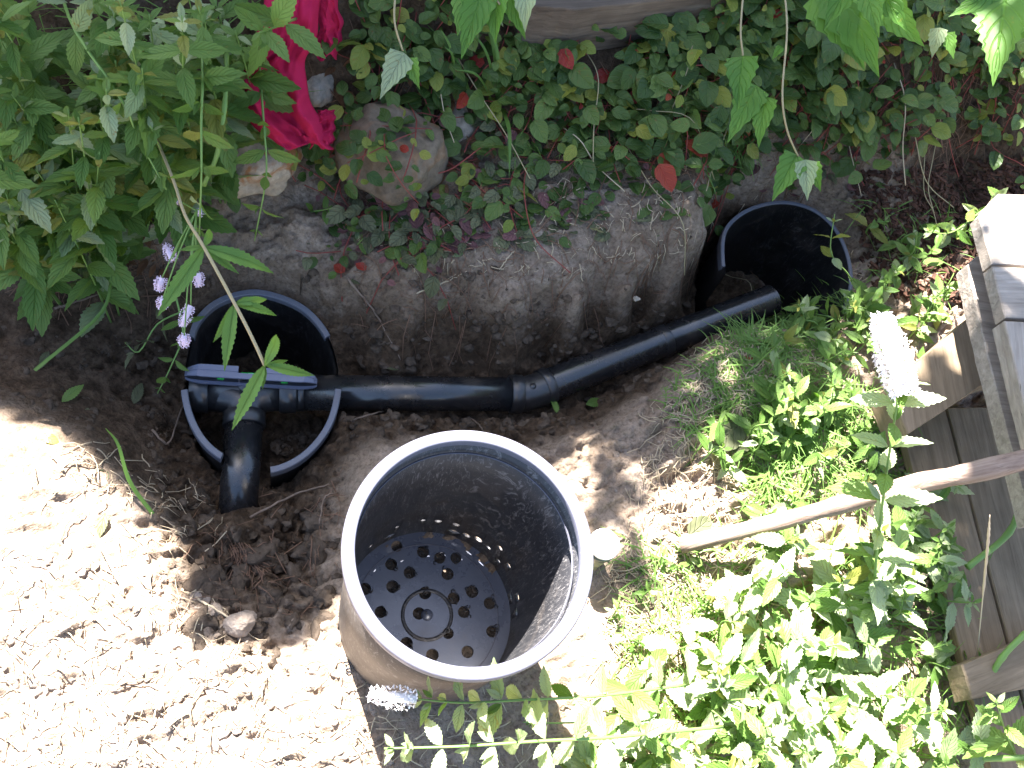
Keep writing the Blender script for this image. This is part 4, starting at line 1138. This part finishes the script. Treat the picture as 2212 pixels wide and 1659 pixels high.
for poly, n, sz, lab, grp, tb, cnt in [
    ([(1150, 110), (1750, 80), (1700, 310), (1120, 300)], 50, .033, 'green round leaved creeper in the thick cover below the timber', 'creepers below the timber', ((L_creep, .87), (L_creepy, .12), (L_creepr, .01)), 14),
    ([(1500, 0), (2212, 0), (2212, 190), (1850, 240), (1650, 250)], 46, .032, 'dark green creeper in the shaded bank at upper right', 'creepers on the shaded upper right bank', ((L_creep, .9), (L_creepy, .10)), 14),
    ([(1560, 200), (1950, 180), (1900, 380), (1640, 410), (1580, 330)], 30, .028, 'small leaved creeper hanging above the far buried bin', 'creepers above the far bin', ((L_creep, .86), (L_creepy, .13), (L_creepr, .01)), 14),
    ([(1900, 120), (2240, 100), (2240, 320), (1930, 340)], 24, .026, 'thin creeper on the dark soil ledge at right', 'creepers on the dark ledge', ((L_creep, .8), (L_creepy, .2)), 8),
    ([(740, 20), (1150, 60), (1120, 250), (950, 230), (740, 200)], 17, .030, 'green creeper between the red cloth and the timber', 'creepers beside the cloth', ((L_creep, .8), (L_creepy, .19), (L_creepr, .01)), 12),
    ([(740, -20), (870, -20), (870, 190), (745, 230)], 9, .028, 'creeper on the shaded soil right of the red cloth', 'creepers beside the cloth', ((L_creep, .8), (L_creepy, .2)), 12),
    ([(730, 230), (950, 250), (920, 400), (740, 400)], 10, .026, 'red stemmed creeper sprawling over the grey boulder', 'creepers on the boulder', ((L_creep, .86), (L_creepy, .13), (L_creepr, .01)), 10),
    ([(590, 330), (740, 330), (740, 400), (640, 420)], 7, .026, 'low creeper between the tan rock and the boulder', 'creepers between the rocks', ((L_creep, .8), (L_creepy, .2)), 8),
    ([(950, 270), (1500, 300), (1450, 420), (950, 440)], 20, .028, 'uprooted fading creeper along the top of the cut bank', 'fading creepers on the bank top', ((L_creep, .45), (L_wilt, .35), (L_creepy, .12), (L_wiltr, .08)), 10),
    ([(720, 420), (1100, 430), (1000, 530), (720, 560)], 16, .026, 'wilted dusty creeper lying on the bank left of centre', 'wilted creepers on the bank', ((L_wilt, .5), (L_creep, .3), (L_wiltr, .2)), 9)]:
    for u, v in scatter(poly, n):
        creeper(runner_px(u, v, R.uniform(0, 6.3), R.uniform(.08, .18), .014 if 'wilt' in lab or 'fading' in lab else .028), where(lab, u, v), grp, cnt, sz * 1.3, tb, rise=.012 if 'wilt' in lab or 'fading' in lab else .035)

for px_ in (((735, 272), (800, 270), (880, 276), (960, 280)), ((750, 352), (800, 330), (860, 300), (900, 285)), ((905, 440), (870, 400), (835, 340), (830, 290)), ((770, 395), (785, 340), (800, 290), (795, 240)), ((870, 390), (890, 330), (900, 260), (880, 220))):
    creeper([P(u_, v_, .212 - .00001 * ((u_ - 842) ** 2 + (v_ - 325) ** 2) * .35) for u_, v_ in px_], where('red stemmed creeper over the boulder', *px_[1]), 'creepers on the boulder', 12, .031, ((L_creep, .8), (L_creepy, .17), (L_creepr, .03)), rise=.006)
for k_ in range(18):
    u, v = scatter([(900, 60), (2150, 60), (2000, 350), (1000, 380)], 1)[0]; a = R.uniform(-2.2, -.9) + IX; pts = [G(u, v) + dz * .02]
    for q_ in range(3):
        a += R.uniform(-.6, .6); p = pts[-1] + Vector((math.cos(a), math.sin(a), 0)) * R.uniform(.05, .1); p.z = hz(p.x, p.y) + R.uniform(.03, .07); pts.append(p)
    pth = catmull(pts, 16); t = thing('bare_runner', where('thin bare trailing stem', u, v), 'stem', pth[0], 'bare stems trailing over the creepers')
    vs, fs = tube(pth, R.uniform(.0008, .0014), 5); mb = MB(); mb.add(vs, fs); mb.build('stem', R.choice([M_stembr, M_stemred, M_stembr, L_straw]), t)
# single fallen leaves
def fallen(u, v, me_, size, label, group=None, ang=None):
    p = G(u, v) + dz * .004; a = R.uniform(0, 6.3) if ang is None else ang
    o = put_leaf(None, me_, p, Vector((math.cos(a), math.sin(a), R.uniform(-.05, .12))), size, up=dz + Vector((R.uniform(-.3, .3), R.uniform(-.3, .3), 0)), name='fallen_leaf')
    return tag(o, label, 'leaf', group)
for poly, n, vs_, ms, lab, grp, s0, s1 in [
    ([(760, 440), (1280, 400), (1330, 500), (900, 560), (720, 540)], 190, V_creep, [L_wilt, L_wilt, L_wiltr, L_creep], 'loose wilted leaf lying on the top of the cut bank', 'loose leaves on the bank', .018, .034),
    ([(860, 260), (1100, 250), (1080, 470), (880, 460)], 60, V_dead, [L_dead], 'curled brown dead leaf beside the boulder', 'curled brown dead leaves beside the grey boulder', .018, .04),
    ([(1100, 120), (2000, 100), (1950, 360), (1120, 330)], 90, V_dead, [L_dead], 'dry brown leaf caught among the round leaved creepers', 'dry brown dead leaves among the round leaved creepers', .018, .034),
    ([(1120, 300), (1560, 290), (1540, 470), (1100, 480)], 60, V_creep, [L_creep], 'loose green leaf spilled over the bank top', 'loose green leaves spilled over the mound top', .018, .032),
    ([(700, 90), (1100, 150), (1060, 240), (720, 210)], 30, V_dead, [L_dead], 'dry orange brown leaf under the creepers', 'orange brown dead leaves under the upper creepers', .02, .035),
    ([(60, 520), (400, 480), (380, 600), (60, 600)], 22, V_dead, [L_dead], 'brown dead leaf under the mint at the left bank', 'brown dead leaves under the upper left mint', .02, .04),
    ([(1560, 300), (1980, 300), (1960, 430), (1850, 420), (1600, 400)], 40, V_creep, [L_wilt, L_creep, L_wiltr], 'drooping loose leaf above the far buried bin', 'loose leaves above the far bin', .018, .03)]:
    if 'mound' in grp or 'among' in grp or 'under' in grp or 'beside' in grp:
        lb = MB()
        for u, v in scatter(poly, n):
            p = G(u, v) + dz * R.uniform(.003, .02 if 'among' in grp else .008); a = R.uniform(0, 6.3); sc_ = R.uniform(s0, s1) * 1.2; me_ = R.choice(vs_[R.choice(ms).name])
            ro = Matrix.Rotation(a, 3, 'Z') @ Matrix.Rotation(R.uniform(-.35, .35), 3, 'X') @ Matrix.Rotation(R.uniform(-.35, .35), 3, 'Y')
            uvd = {}
            for lp in me_.loops: uvd[lp.vertex_index] = tuple(me_.uv_layers[0].data[lp.index].uv)
            lb.add([p + ro @ v_.co * sc_ for v_ in me_.vertices], [tuple(f_.vertices) for f_ in me_.polygons], [uvd[k_] for k_ in range(len(me_.vertices))])
        tag(lb.build('leaf_litter', ms[0]), grp, 'leaf litter', kind='stuff'); continue
    for u, v in scatter(poly, n): fallen(u, v, R.choice(vs_[R.choice(ms).name]), R.uniform(s0, s1) * 1.2, where(lab, u, v), grp)
for u, v, vset, m, s, lab in [
    (1047, 392, V_creep, L_creepr, .026, 'bright red leaf on the bank top below the grass tuft'), (1275, 435, V_creep, L_wiltr, .03, 'pink leaf lying near the middle of the bank'),
    (968, 410, V_creep, L_creepy, .036, 'yellow green upright leaf right of the boulder'), (1000, 552, V_mint, L_mintpalesun, .026, 'bright green loose leaf on the bare bank'),
    (1320, 155, V_creep, L_creepr, .044, 'orange red leaf in the creepers under the timber'), (1380, 125, V_creep, L_creepy, .05, 'yellow leaf with red edge in the creepers'),
    (862, 797, V_mint, L_wilt, .034, 'grey green leaf at the foot of the bank touching the pipe'), (1265, 875, V_mint, L_mint, .05, 'dark green leaf half under the elbow'),
    (1200, 895, V_mint, L_mint, .045, 'pointed green leaf below the elbow'), (290, 875, V_mint, L_wilt, .05, 'torn pale leaf on the left trench floor'),
    (105, 760, V_mint, L_wilt, .04, 'pale leaf lying alone on the left trench wall'), (135, 870, V_mint, L_mint, .05, 'green leaf sprig at the left trench edge'),
    (100, 945, V_creep, L_creepy, .026, 'small yellow leaf on the left soil shoulder'), (235, 1020, V_creep, L_wilt, .04, 'dull folded leaf on the left soil shoulder'),
    (190, 880, V_mint, L_wilt, .045, 'narrow grey leaf at the left trench edge'), (745, 590, V_creep, L_creepr, .028, 'crimson leaf at the left end of the bank'),
    (765, 575, V_creep, L_wiltr, .026, 'dull red leaf at the left end of the bank'), (790, 585, V_creep, L_creepr, .024, 'small crimson leaf right of the other red ones'),
    (1620, 780, V_creep, L_creepr, .022, 'red petal like leaf in the dry grass'), (230, 1110, V_mint, L_wilt, .045, 'pale dry leaf at the edge of sun on the soil'),
    (1410, 475, V_mint, L_wilt, .05, 'grey green leaf sprig on the right of the bank'), (1425, 510, V_mint, L_wilt, .04, 'smaller grey leaf below the sprig on the bank')]:
    fallen(u, v, R.choice(vset[m.name]), s, lab)

# ------------------------------------------------------------ mint beds
def up_plant(u, v, h, lab, grp, leaf, lean=.25, table=MINT_T, **kw):
    g = G(u, v); ln = R.uniform(.6, 1) * h
    # aim the tip so that the leaves show where (u, v) is: lean away from nadir is undone at the base
    a = R.uniform(0, 6.3); tip = P(u, v, g.z + ln) + Vector((math.cos(a), math.sin(a), 0)) * lean * ln * R.random()
    base = Vector((tip.x, tip.y, 0)) + Vector((math.cos(a + 2), math.sin(a + 2), 0)) * ln * lean * R.uniform(.3, 1.2)
    base.z = hz(base.x, base.y)
    if not is_free(base, .02) or dR(np.array(base.x), np.array(base.y)) < .01 or dL(np.array(base.x), np.array(base.y)) < .01: return
    if base.z > tip.z - .03: tip.z = base.z + ln
    mint([base, base.lerp(tip, .5) + Vector((R.uniform(-.02, .02), R.uniform(-.02, .02), .01)), tip], lab, grp, leaf=leaf, table=table, **kw)
for poly, n, h, lf, lab, grp, tb, kw in [
    ([(-60, -60), (540, -60), (510, 110), (420, 200), (370, 380), (200, 460), (-60, 500)], 58, .24, .088, 'leafy green mint stem in the dense bed left of the cloth', 'mint in the upper left bed', MINT_T, dict(node=.040, droop=.6)),
    ([(0, 250), (230, 300), (140, 520), (0, 540)], 12, .16, .066, 'yellowish mint stem at the left edge of the bed', 'yellowing mint at the left edge', [(L_mintpalesun, .5), (L_mintyel, .35), (L_mint, .15)], {}),
    ([(1840, 440), (2120, 500), (2080, 640), (1880, 620)], 16, .14, .055, 'mint stem growing from the bark mulch', 'mint in the mulch', MINT_T, {}),
    ([(1680, 680), (2040, 620), (2000, 760), (1900, 900), (1660, 900)], 24, .11, .054, 'mint stem between the far bin and the tall flowering mint', 'mint beyond the handle', MINT_T, {}),
    ([(1560, 880), (1900, 880), (1900, 1080), (1560, 1130)], 14, .09, .052, 'mint stem in the grass above the wooden handle', 'mint above the handle', MINT_T, {}),
    ([(1680, 1160), (1960, 1120), (2060, 1400), (2180, 1700), (1250, 1700), (1420, 1480), (1560, 1330)], 84, .17, .076, 'sunlit mint stem in the lower right bed', 'mint in the sunlit lower right bed', [(L_mint, .32), (L_mintpalesun, .64), (L_mintyel, .04)], dict(node=.038, droop=.5)),
    ([(1960, 1060), (2090, 1040), (2110, 1250), (2150, 1480), (2060, 1500), (1990, 1250)], 15, .16, .06, 'pale mint stem hiding the edge of the lower boards', 'mint against the fence boards', [(L_mint, .5), (L_mintpalesun, .5)], dict(node=.035)),
    ([(1300, 1250), (1500, 1150), (1560, 1300), (1350, 1400)], 9, .06, .022, 'small sunlit weed on the dry soil right of the pot', 'small weeds right of the pot', MINT_T, dict(node=.018))]:
    for u, v in scatter(poly, n): up_plant(u, v, h * R.uniform(.6, 1.25), where(lab, u, v), grp, lf, table=tb, **kw)

for u, v in scatter([(1690, 650), (1840, 590), (1870, 690), (1740, 730)], 13):
    b_ = P(u + R.uniform(15, 45), v + R.uniform(35, 70), -.01); b_.z = hz(b_.x, b_.y)
    if b_.z < -.06: continue
    tp = P(u, v, R.uniform(.04, .11)); mint([b_, b_.lerp(tp, .5) + dz * .02, tp], where('green mint sprig leaning over the far bin', u, v), 'mint sprigs at the far bin', leaf=.046, node=.030, table=MINT_T)
for u, v, s_q in ((1590, 925, .085), (1575, 985, .075), (1545, 960, .05), (1480, 1165, .06), (1620, 1010, .06), (1745, 700, .06), (1790, 705, .06)):
    g_ = G(u, v) + dz * .02; a = R.uniform(0, 6.3); o = put_leaf(None, R.choice(V_creep['wilted_leaf' if s_q > .055 else 'creeper_leaf_green']), g_, Vector((math.cos(a), math.sin(a), .15)), s_q, name='broad_leaf')
    tag(o, where('broad dull green leaf', u, v), 'leaf', 'broad leaves in the grass')
# single plants that stand out
mint([P(1885, 1330, .02), P(1893, 1200, .20), P(1915, 1020, .36), P(1938, 870, .48), P(1945, 820, .51)], 'tall mint with a thick white flower spike in front of the fence', leaf=.082, node=.046, start=.10, r=.003, table=[(L_mint, .25), (L_mintpalesun, .75)], flower=.0, droop=.1)
tf = thing('flower_head', 'thick white mint flower spike standing above the grass', 'flower', P(1945, 820, .51))
fs_ = floret_spike(tf, P(1952, 850, .515), P(1903, 682, .56), .023, M_flowerw, 420)
mint([P(1480, 1480, .18), P(1300, 1503, .30), P(1130, 1512, .35), P(1000, 1518, .36), P(900, 1510, .36)], 'flowering mint stem reaching left just below the pot', leaf=.052, node=.040, start=.05, table=[(L_mint, .3), (L_mintpalesun, .7)], r=.0026, flower=.062, fl_r=.014, fl_m=M_flowerw)
mint([P(1560, 1570, .18), P(1330, 1592, .31), P(1150, 1602, .36), P(1000, 1612, .37), P(830, 1617, .37)], 'pale leafy mint stem reaching left along the bottom of the frame', leaf=.066, node=.050, start=.10, table=[(L_mintpalesun, 1)], r=.003)
mint([P(1290, 1560, .0), P(1200, 1562, .05), P(1130, 1560, .08)], 'plain green stem between the two reaching mint stems', leaf=.03, node=.05, r=.0022, start=.4)
mint([P(1862, 640, -.02), P(1830, 590, .06), P(1795, 545, .12), P(1803, 462, .17)], 'spotted yellow green mint top leaning over the far bin', leaf=.055, node=.05, start=.6, table=[(L_mintyel, .6), (L_mintpalesun, .4)])
mint([P(1870, 640, 0), P(1900, 630, .12), P(1915, 605, .22)], 'bright mint rosette right of the far bin', leaf=.045, node=.05, start=.5, table=[(L_mint, 1)])
mint([P(2250, 440, .05), P(2150, 440, .18), P(2060, 500, .20), P(2000, 500, .20)], 'sunlit mint stem arching above the fence board', leaf=.05, node=.045, start=.25, table=[(L_mintpalesun, .6), (L_mint, .4)])
mint([P(2230, 1700, .05), P(2180, 1600, .16), P(2150, 1510, .26)], 'large leaved mint top at the lower right corner', leaf=.075, node=.05, start=.3, table=[(L_mint, .7), (L_mintpalesun, .3)])
mint([P(1650, 1000, 0), P(1780, 830, .10), P(1850, 750, .16)], 'long slanting mint stem across the grass', leaf=.045, node=.05, start=.2, r=.002)
# long mint stems of the upper left bed
mint([P(130, -20, .33), P(165, 70, .42), P(265, 220, .40), P(300, 300, .34), P(360, 410, .28)], 'long bare mint stem slanting across the upper left bed', leaf=.065, node=.11, r=.003, start=.1)
mint([P(430, -40, .35), P(438, 150, .42), P(435, 250, .40), P(435, 380, .34), P(430, 520, .24)], 'straight pale mint stem hanging down the middle of the bed', leaf=.06, node=.075, r=.003, start=.1)
mint([P(560, 130, .3), P(570, 270, .30), P(575, 380, .25), P(550, 520, .14)], 'dark green mint stem hanging over the tan rock', leaf=.058, node=.055, r=.0025, start=.05, table=[(L_mint, 1)])
mint([P(640, 40, .36), P(590, 60, .45), P(560, 70, .48)], 'broad leaved mint top over the red cloth', leaf=.085, node=.045, r=.0025, start=.1, table=[(L_mint, 1)])
mint([P(650, 460, .02), P(690, 455, .05), P(715, 450, .07)], 'small green mint sprig below the boulder', leaf=.035, node=.02, start=.2, table=[(L_mint, 1)])
mint([P(740, 560, .0), P(770, 530, .03), P(785, 515, .05)], 'small pale sprig on the left end of the bank', leaf=.03, node=.02, start=.2, table=[(L_mint, .6), (L_mintpalesun, .4)])
mint([P(400, 670, -.0), P(340, 700, -.03), P(300, 760, -.06), P(270, 740, -.06)], 'pale drooping sprig on the left trench wall', leaf=.04, node=.035, start=.1, table=[(L_wilt, 1)], vset={L_wilt.name: [leaf_mesh('wilted_leaf', prof=mintp, serr=.06, m=L_wilt, n=8, seed=91 + k, curl=.3, fold=.3, wave=.1) for k in range(3)]})
mint([P(380, 640, .02), P(395, 720, -.02), P(370, 790, -.06), P(340, 850, -.09)], 'dark leaved sprig hanging beside the left bin', leaf=.045, node=.035, start=.2, table=[(L_mint, 1)])
# long stem with narrow toothed leaves hanging over the pit
# lilac flowers hanging at the left bin
for k, (u0, v0, u1, v1, lab) in enumerate([(372, 560, 358, 530, 'lilac mint flower cluster beside the long toothed leaf'), (350, 600, 342, 628, 'lilac mint flower cluster hanging left of the toothed leaf'), (352, 645, 350, 665, 'small lilac floret tuft under the toothed leaf'), (428, 590, 430, 618, 'lilac mint flowers right of the toothed leaf'), (412, 660, 392, 705, 'long fading mint flower spike above the level'), (398, 725, 398, 748, 'bright lilac mint flowers just above the level'), (378, 425, 384, 442, 'tiny lilac flower tuft in the mint bed'), (432, 452, 432, 468, 'tiny lilac flower tuft below the straight stem')]):
    z = .22; a, b = P(u0, v0, z), P(u1, v1, z - .015)
    t = thing('mint_flower', lab, 'flower', P(u0, v0, z)); floret_spike(t, a, b, .0095 if k < 6 else .006, M_flower, 80 if k < 6 else 30)
    vs, fs = tube(catmull([a, a.lerp(P(420, 470, .26), .5) + dz * .01, P(425, 455, .28)], 8), .0012, 5); mb = MB(); mb.add(vs, fs); mb.build('stalk', M_stem, t)

# pointed vine leaves hanging from above the frame
def hang(pts, leaves, label, size=.08, m=M_stembr, r=.0018, vset=None):
    path = catmull([P(*p) for p in pts], 24); t = thing('hanging_vine', label, 'vine', path[0])
    vs, fs = tube(path, r, 5); mb = MB(); mb.add(vs, fs); mb.build('stem', m, t)
    vset = vset or V_heart
    for (u0, v0, u1, v1, z, s, mm) in leaves:
        a, b = P(u0, v0, z), P(u1, v1, z - .02); put_leaf(t, R.choice(vset[mm.name]), a, b - a, (b - a).length * s, up=(Vector((0, 0, HC)) - a).normalized(), roll=R.uniform(-.3, .3))
    return t
H_, HP = L_hang, L_mintpalesun
LL_ = L_lance
hang([(330, 280, .30), (375, 390, .32), (400, 465, .33), (440, 533, .35), (507, 656, .36), (545, 730, .36), (572, 789, .36)],
     [(440, 533, 350, 677, .34, 1.05, LL_), (440, 533, 597, 577, .35, 1.05, LL_), (440, 533, 468, 478, .35, 1, LL_), (440, 533, 517, 592, .34, 1, LL_), (440, 533, 385, 540, .34, 1, LL_),
      (507, 656, 590, 642, .36, 1.05, LL_), (507, 656, 607, 674, .355, 1.05, LL_), (507, 656, 468, 740, .35, 1.05, LL_), (507, 656, 484, 787, .35, 1.1, LL_), (507, 656, 540, 640, .36, 1, LL_),
      (572, 789, 615, 704, .37, 1.05, LL_), (572, 789, 676, 808, .36, 1.1, LL_), (572, 789, 625, 778, .365, 1, LL_), (572, 789, 503, 923, .35, 1.05, LL_), (572, 789, 568, 842, .35, 1, LL_)],
     'long tan stem with narrow toothed leaves hanging over the level', r=.0026, vset=V_lance)
hang([(1690, -60, .50), (1700, 60, .50), (1690, 200, .47), (1700, 280, .42), (1725, 340, .36)], [(1720, 335, 1675, 430, .36, 1, H_), (1740, 345, 1745, 432, .37, 1, HP), (1750, 350, 1775, 415, .36, 1, H_), (1690, 100, 1665, 130, .48, 1, H_)], 'thin vine stem with three pointed leaves above the far bin')
hang([(1610, -60, .50), (1600, 60, .48), (1605, 120, .45)], [(1605, 120, 1592, 232, .44, 1.05, H_), (1632, 185, 1585, 285, .40, 1.05, H_), (1655, 210, 1635, 300, .40, 1.05, H_)], 'vine with three long heart leaves left of the thin stem')
hang([(860, -60, .50), (852, 40, .47), (870, 110, .43)], [(872, 115, 825, 205, .43, 1.05, HP), (885, 125, 905, 190, .43, 1.05, H_), (878, 130, 880, 160, .43, 1, H_)], 'vine with a pair of bright pointed leaves above the boulder')
hang([(1040, -80, .60), (1060, -20, .56), (1080, 10, .55)], [(1010, -30, 985, 70, .54, 1, H_), (1045, -20, 1000, 92, .55, 1.1, H_), (1075, -20, 1065, 90, .55, 1, H_), (1100, -30, 1125, 75, .54, 1, H_), (1140, -60, 1132, 60, .56, 1, HP), (1060, 10, 1095, 70, .53, .8, HP)], 'cluster of drooping pointed leaves at the top beside the timber')
hang([(1900, -80, .60), (1890, -20, .58)], [(1870, -30, 1895, 70, .56, 1.1, H_), (1890, -40, 1960, 70, .56, 1, H_), (1820, -40, 1880, 130, .48, 1.2, H_), (1780, -30, 1850, 120, .46, 1.2, H_), (1850, -60, 1790, 50, .55, 1, H_), (1910, 0, 1990, 110, .50, 1, H_), (2030, 60, 2010, 130, .45, .9, HP), (2045, 70, 2062, 135, .45, .9, H_)], 'broad lobed vine leaves overhanging the bank at upper right')
# big lobed leaf at the top right corner
bigm = leaf_mesh('large_lobe', prof=heartp, serr=.09, m=L_hang, n=22, seed=77, curl=.12, fold=.2, wave=.04)
t = thing('hanging_vine', 'very large lobed leaf lit by the sun at the top right corner', 'vine', P(2180, -40, .8))
for (u1, v1, s) in ((2150, 150, 1.1), (2060, 30, 1.0), (2290, 120, 1.1), (1990, -25, .8)):
    a, b = P(2175, -30, .78), P(u1, v1, .76); put_leaf(t, bigm, a, b - a, (b - a).length * s, up=(Vector((0, 0, HC)) - a).normalized(), name='leaf')
hs = [P(2175, -30, .78), P(2190, -200, .85)]; vs, fs = tube(hs, .003, 6); mb = MB(); mb.add(vs, fs); mb.build('stem', M_stem, t)

# thick hollow stalks and the dry seed spike by the fence
for pts, r, lab in [([(2330, 990, .12), (2225, 1050, .14), (2180, 1150, .12), (2090, 1225, .10)], .006, 'thick green stalk slanting down over the fence boards'),
                    ([(2110, 1640, .10), (2200, 1637, .14), (2330, 1633, .16)], .005, 'jointed green stalk at the lower right corner'),
                    ([(2130, 1480, .08), (2165, 1420, .13), (2212, 1372, .16), (2260, 1340, .17)], .0055, 'short thick stalk beside the lower fence rail'),
                    ([(490, 110, .38), (485, 230, .36), (470, 330, .3), (440, 400, .24)], .0038, 'thick jointed stalk standing among the mint over the tan rock')]:
    p3 = [P(*p) for p in pts]; pth = catmull(p3, 18); t = thing('thick_stalk', lab, 'stalk', pth[0])
    vs, fs = tube(pth, [r * (1 + .22 * (k % 6 == 0)) for k in range(19)], 10); mb = MB(); mb.add(vs, fs); mb.build('stem', M_stem, t)
pth = catmull([P(2110, 1420, .05), P(2122, 1300, .2), P(2133, 1180, .34), P(2138, 1112, .4)], 30)
t = thing('grass_spike', 'thin pale seed spike standing in front of the fence boards', 'grass spike', pth[0])
vs, fs = tube(pth, [.0012 if k < 12 else .0019 * (1 + .4 * (k % 2)) * (1 - max(0, k - 24) / 8) for k in range(31)], 5); mb = MB(); mb.add(vs, fs); mb.build('stem', L_straw, t)
# loose grass stems arching
for pts, lab in [([(75, 800, -.0), (215, 680, 0), (245, 600, .03), (300, 520, .05)], 'long bent grass blade over the left trench wall'),
                 ([(330, 1110, -.02), (280, 1040, .02), (255, 960, .05), (228, 925, .08)], 'green blade standing on the soil left of the buried bin')]:
    pth = catmull([P(*p) for p in pts], 14); s = (pth[-1] - pth[0]).cross(dz).normalized(); vs = []; uv = []
    for i, p in enumerate(pth): wd = .003 * (1 - (i / 14) ** 3) + .0004; vs += [p - s * wd, p - dz * .001, p + s * wd]; uv += [(i / 14, 0), (i / 14, .5), (i / 14, 1)]
    o = link('long_grass', mesh('long_grass', [v - pth[0] for v in vs], [f for i in range(14) for f in ((3 * i, 3 * i + 3, 3 * i + 4, 3 * i + 1), (3 * i + 1, 3 * i + 4, 3 * i + 5, 3 * i + 2))], L_grass, True, uv), loc=pth[0]); tag(o, lab, 'grass blade')

# ------------------------------------------------------------ added unseen tree, its crown shaped to shade the upper plot
shade_line = [(-900, 700), (-200, 840), (0, 890), (150, 960), (300, 1060), (390, 1180), (430, 1320), (520, 1385), (640, 1400), (740, 1390), (790, 1300), (900, 1290), (1100, 1100), (1250, 1010), (1400, 1100), (1500, 1110), (1600, 1090), (1750, 1040), (1850, 960), (1950, 800), (2050, 600), (2212, 450), (2500, 380), (3200, 300)]
su = [p[0] for p in shade_line]; sv = [p[1] for p in shade_line]
def bound(u): return float(np.interp(u, su, sv))
tr = thing('added_shade_tree', 'leafy garden tree beyond the frame that shades the upper bank', 'tree', (0, 0, 0))
vs = []; fs = []; cnt = 0
cs = []
def shade_over(poly, z, n):  # extra crown leaves hung towards the sun to shade a chosen patch
    for u, v in scatter(poly, n):
        q_ = P(u, v, z); p = q_ + TOSUN * (R.uniform(2.5, 3.8) / math.sin(SUN_EL)); cs.append(p); a = R.uniform(0, 6.3)
        d1 = Vector((math.cos(a), math.sin(a), R.uniform(-.5, .3))).normalized(); d2 = d1.cross(Vector((R.uniform(-.5, .5), R.uniform(-.5, .5), 1))).normalized(); L_ = R.uniform(.05, .085); W_ = L_ * .42
        k = len(vs); vs.extend([p, p + d1 * L_ * .45 + d2 * W_, p + d1 * L_ * 1.1, p + d1 * L_ * .45 - d2 * W_]); fs.append((k, k + 1, k + 2, k + 3))
shade_over([(1950, 1000), (2450, 950), (2500, 1700), (2140, 1700), (2040, 1350)], .045, 900)
shade_over([(1920, 850), (2110, 680), (2160, 860), (1960, 1000)], .17, 26)
shade_over([(1270, 1080), (1390, 1090), (1380, 1128), (1290, 1120)], 0, 12)
shade_over([(1345, 1175), (1410, 1170), (1400, 1245), (1352, 1235)], 0, 9)
PATCH = [(0, 0), (0, .1), (.1, .1)]
while cnt < 12500:
    u, v = R.uniform(-700, 2900), R.uniform(-600, 1450); b = bound(u); dd = b - v
    if inpoly(u, v, PATCH): dd = 400
    if dd < 0: continue
    if u < 600 and 0 < v < 690 and R.random() < .72: continue
    if u > 1450 and 0 < dd < 400 and R.random() > .30 + .5 * dd / 400: continue
    if dd < 170 and R.random() > (dd / 170) ** .8 * .75 + .06: continue
    g = P(u, v, -.05 if v > 400 else .15); s = R.uniform(2.5, 4.3) / math.sin(SUN_EL)
    if u > 1150 and v > 700: s = R.uniform(2.3, 3.4) / math.sin(SUN_EL)
    p = g + TOSUN * s; cs.append(p); cnt += 1
    a = R.uniform(0, 6.3); d1 = Vector((math.cos(a), math.sin(a), R.uniform(-.5, .3))).normalized(); d2 = d1.cross(Vector((R.uniform(-.5, .5), R.uniform(-.5, .5), 1))).normalized(); L_ = R.uniform(.05, .095); W_ = L_ * .42
    k = len(vs); vs += [p, p + d1 * L_ * .45 + d2 * W_, p + d1 * L_ * 1.1, p + d1 * L_ * .45 - d2 * W_]; fs.append((k, k + 1, k + 2, k + 3))
cc = cen(cs)
base = P(1000, -1500, 0) + Vector((0, 0, 0)); tr.location = (cc.x, cc.y, 0.3)
link('crown', mesh('crown', vs, fs, leaf_mat('tree_leaf', (.05, .11, .02), (.09, .17, .04), trans=.3), True), tr)['kind'] = 'stuff'
mb = MB(); root = Vector((cc.x, cc.y, .2)) - Vector((SHD.x, SHD.y, 0)) * .6; tr.location = root
mb = MB(); v_, f_ = tube(catmull([root, root + Vector((.05, .02, 1.2)), root + Vector((0, .1, 2.4)), Vector((cc.x, cc.y, cc.z + .1))], 12), [.11 - .006 * k for k in range(13)], 12); mb.add(v_, f_)
tko = mb.build('trunk', M_bark, tr)
mb = MB()
for k in range(14):
    e = R.choice(cs); s0_ = root + Vector((0, .05, R.uniform(1.7, 2.6))); v_, f_ = tube(catmull([s0_, s0_.lerp(e, .5) + dz * .15, e], 8), [.035 - .0038 * j for j in range(9)], 6); mb.add(v_, f_)
mb.build('limb', M_bark, tr)
for o in tr.children:
    if o.name.startswith('crown'): o.location = -root
print('objects', len(bpy.data.objects), 'tris~', sum(len(o.data.polygons) for o in bpy.data.objects if o.type == 'MESH'))
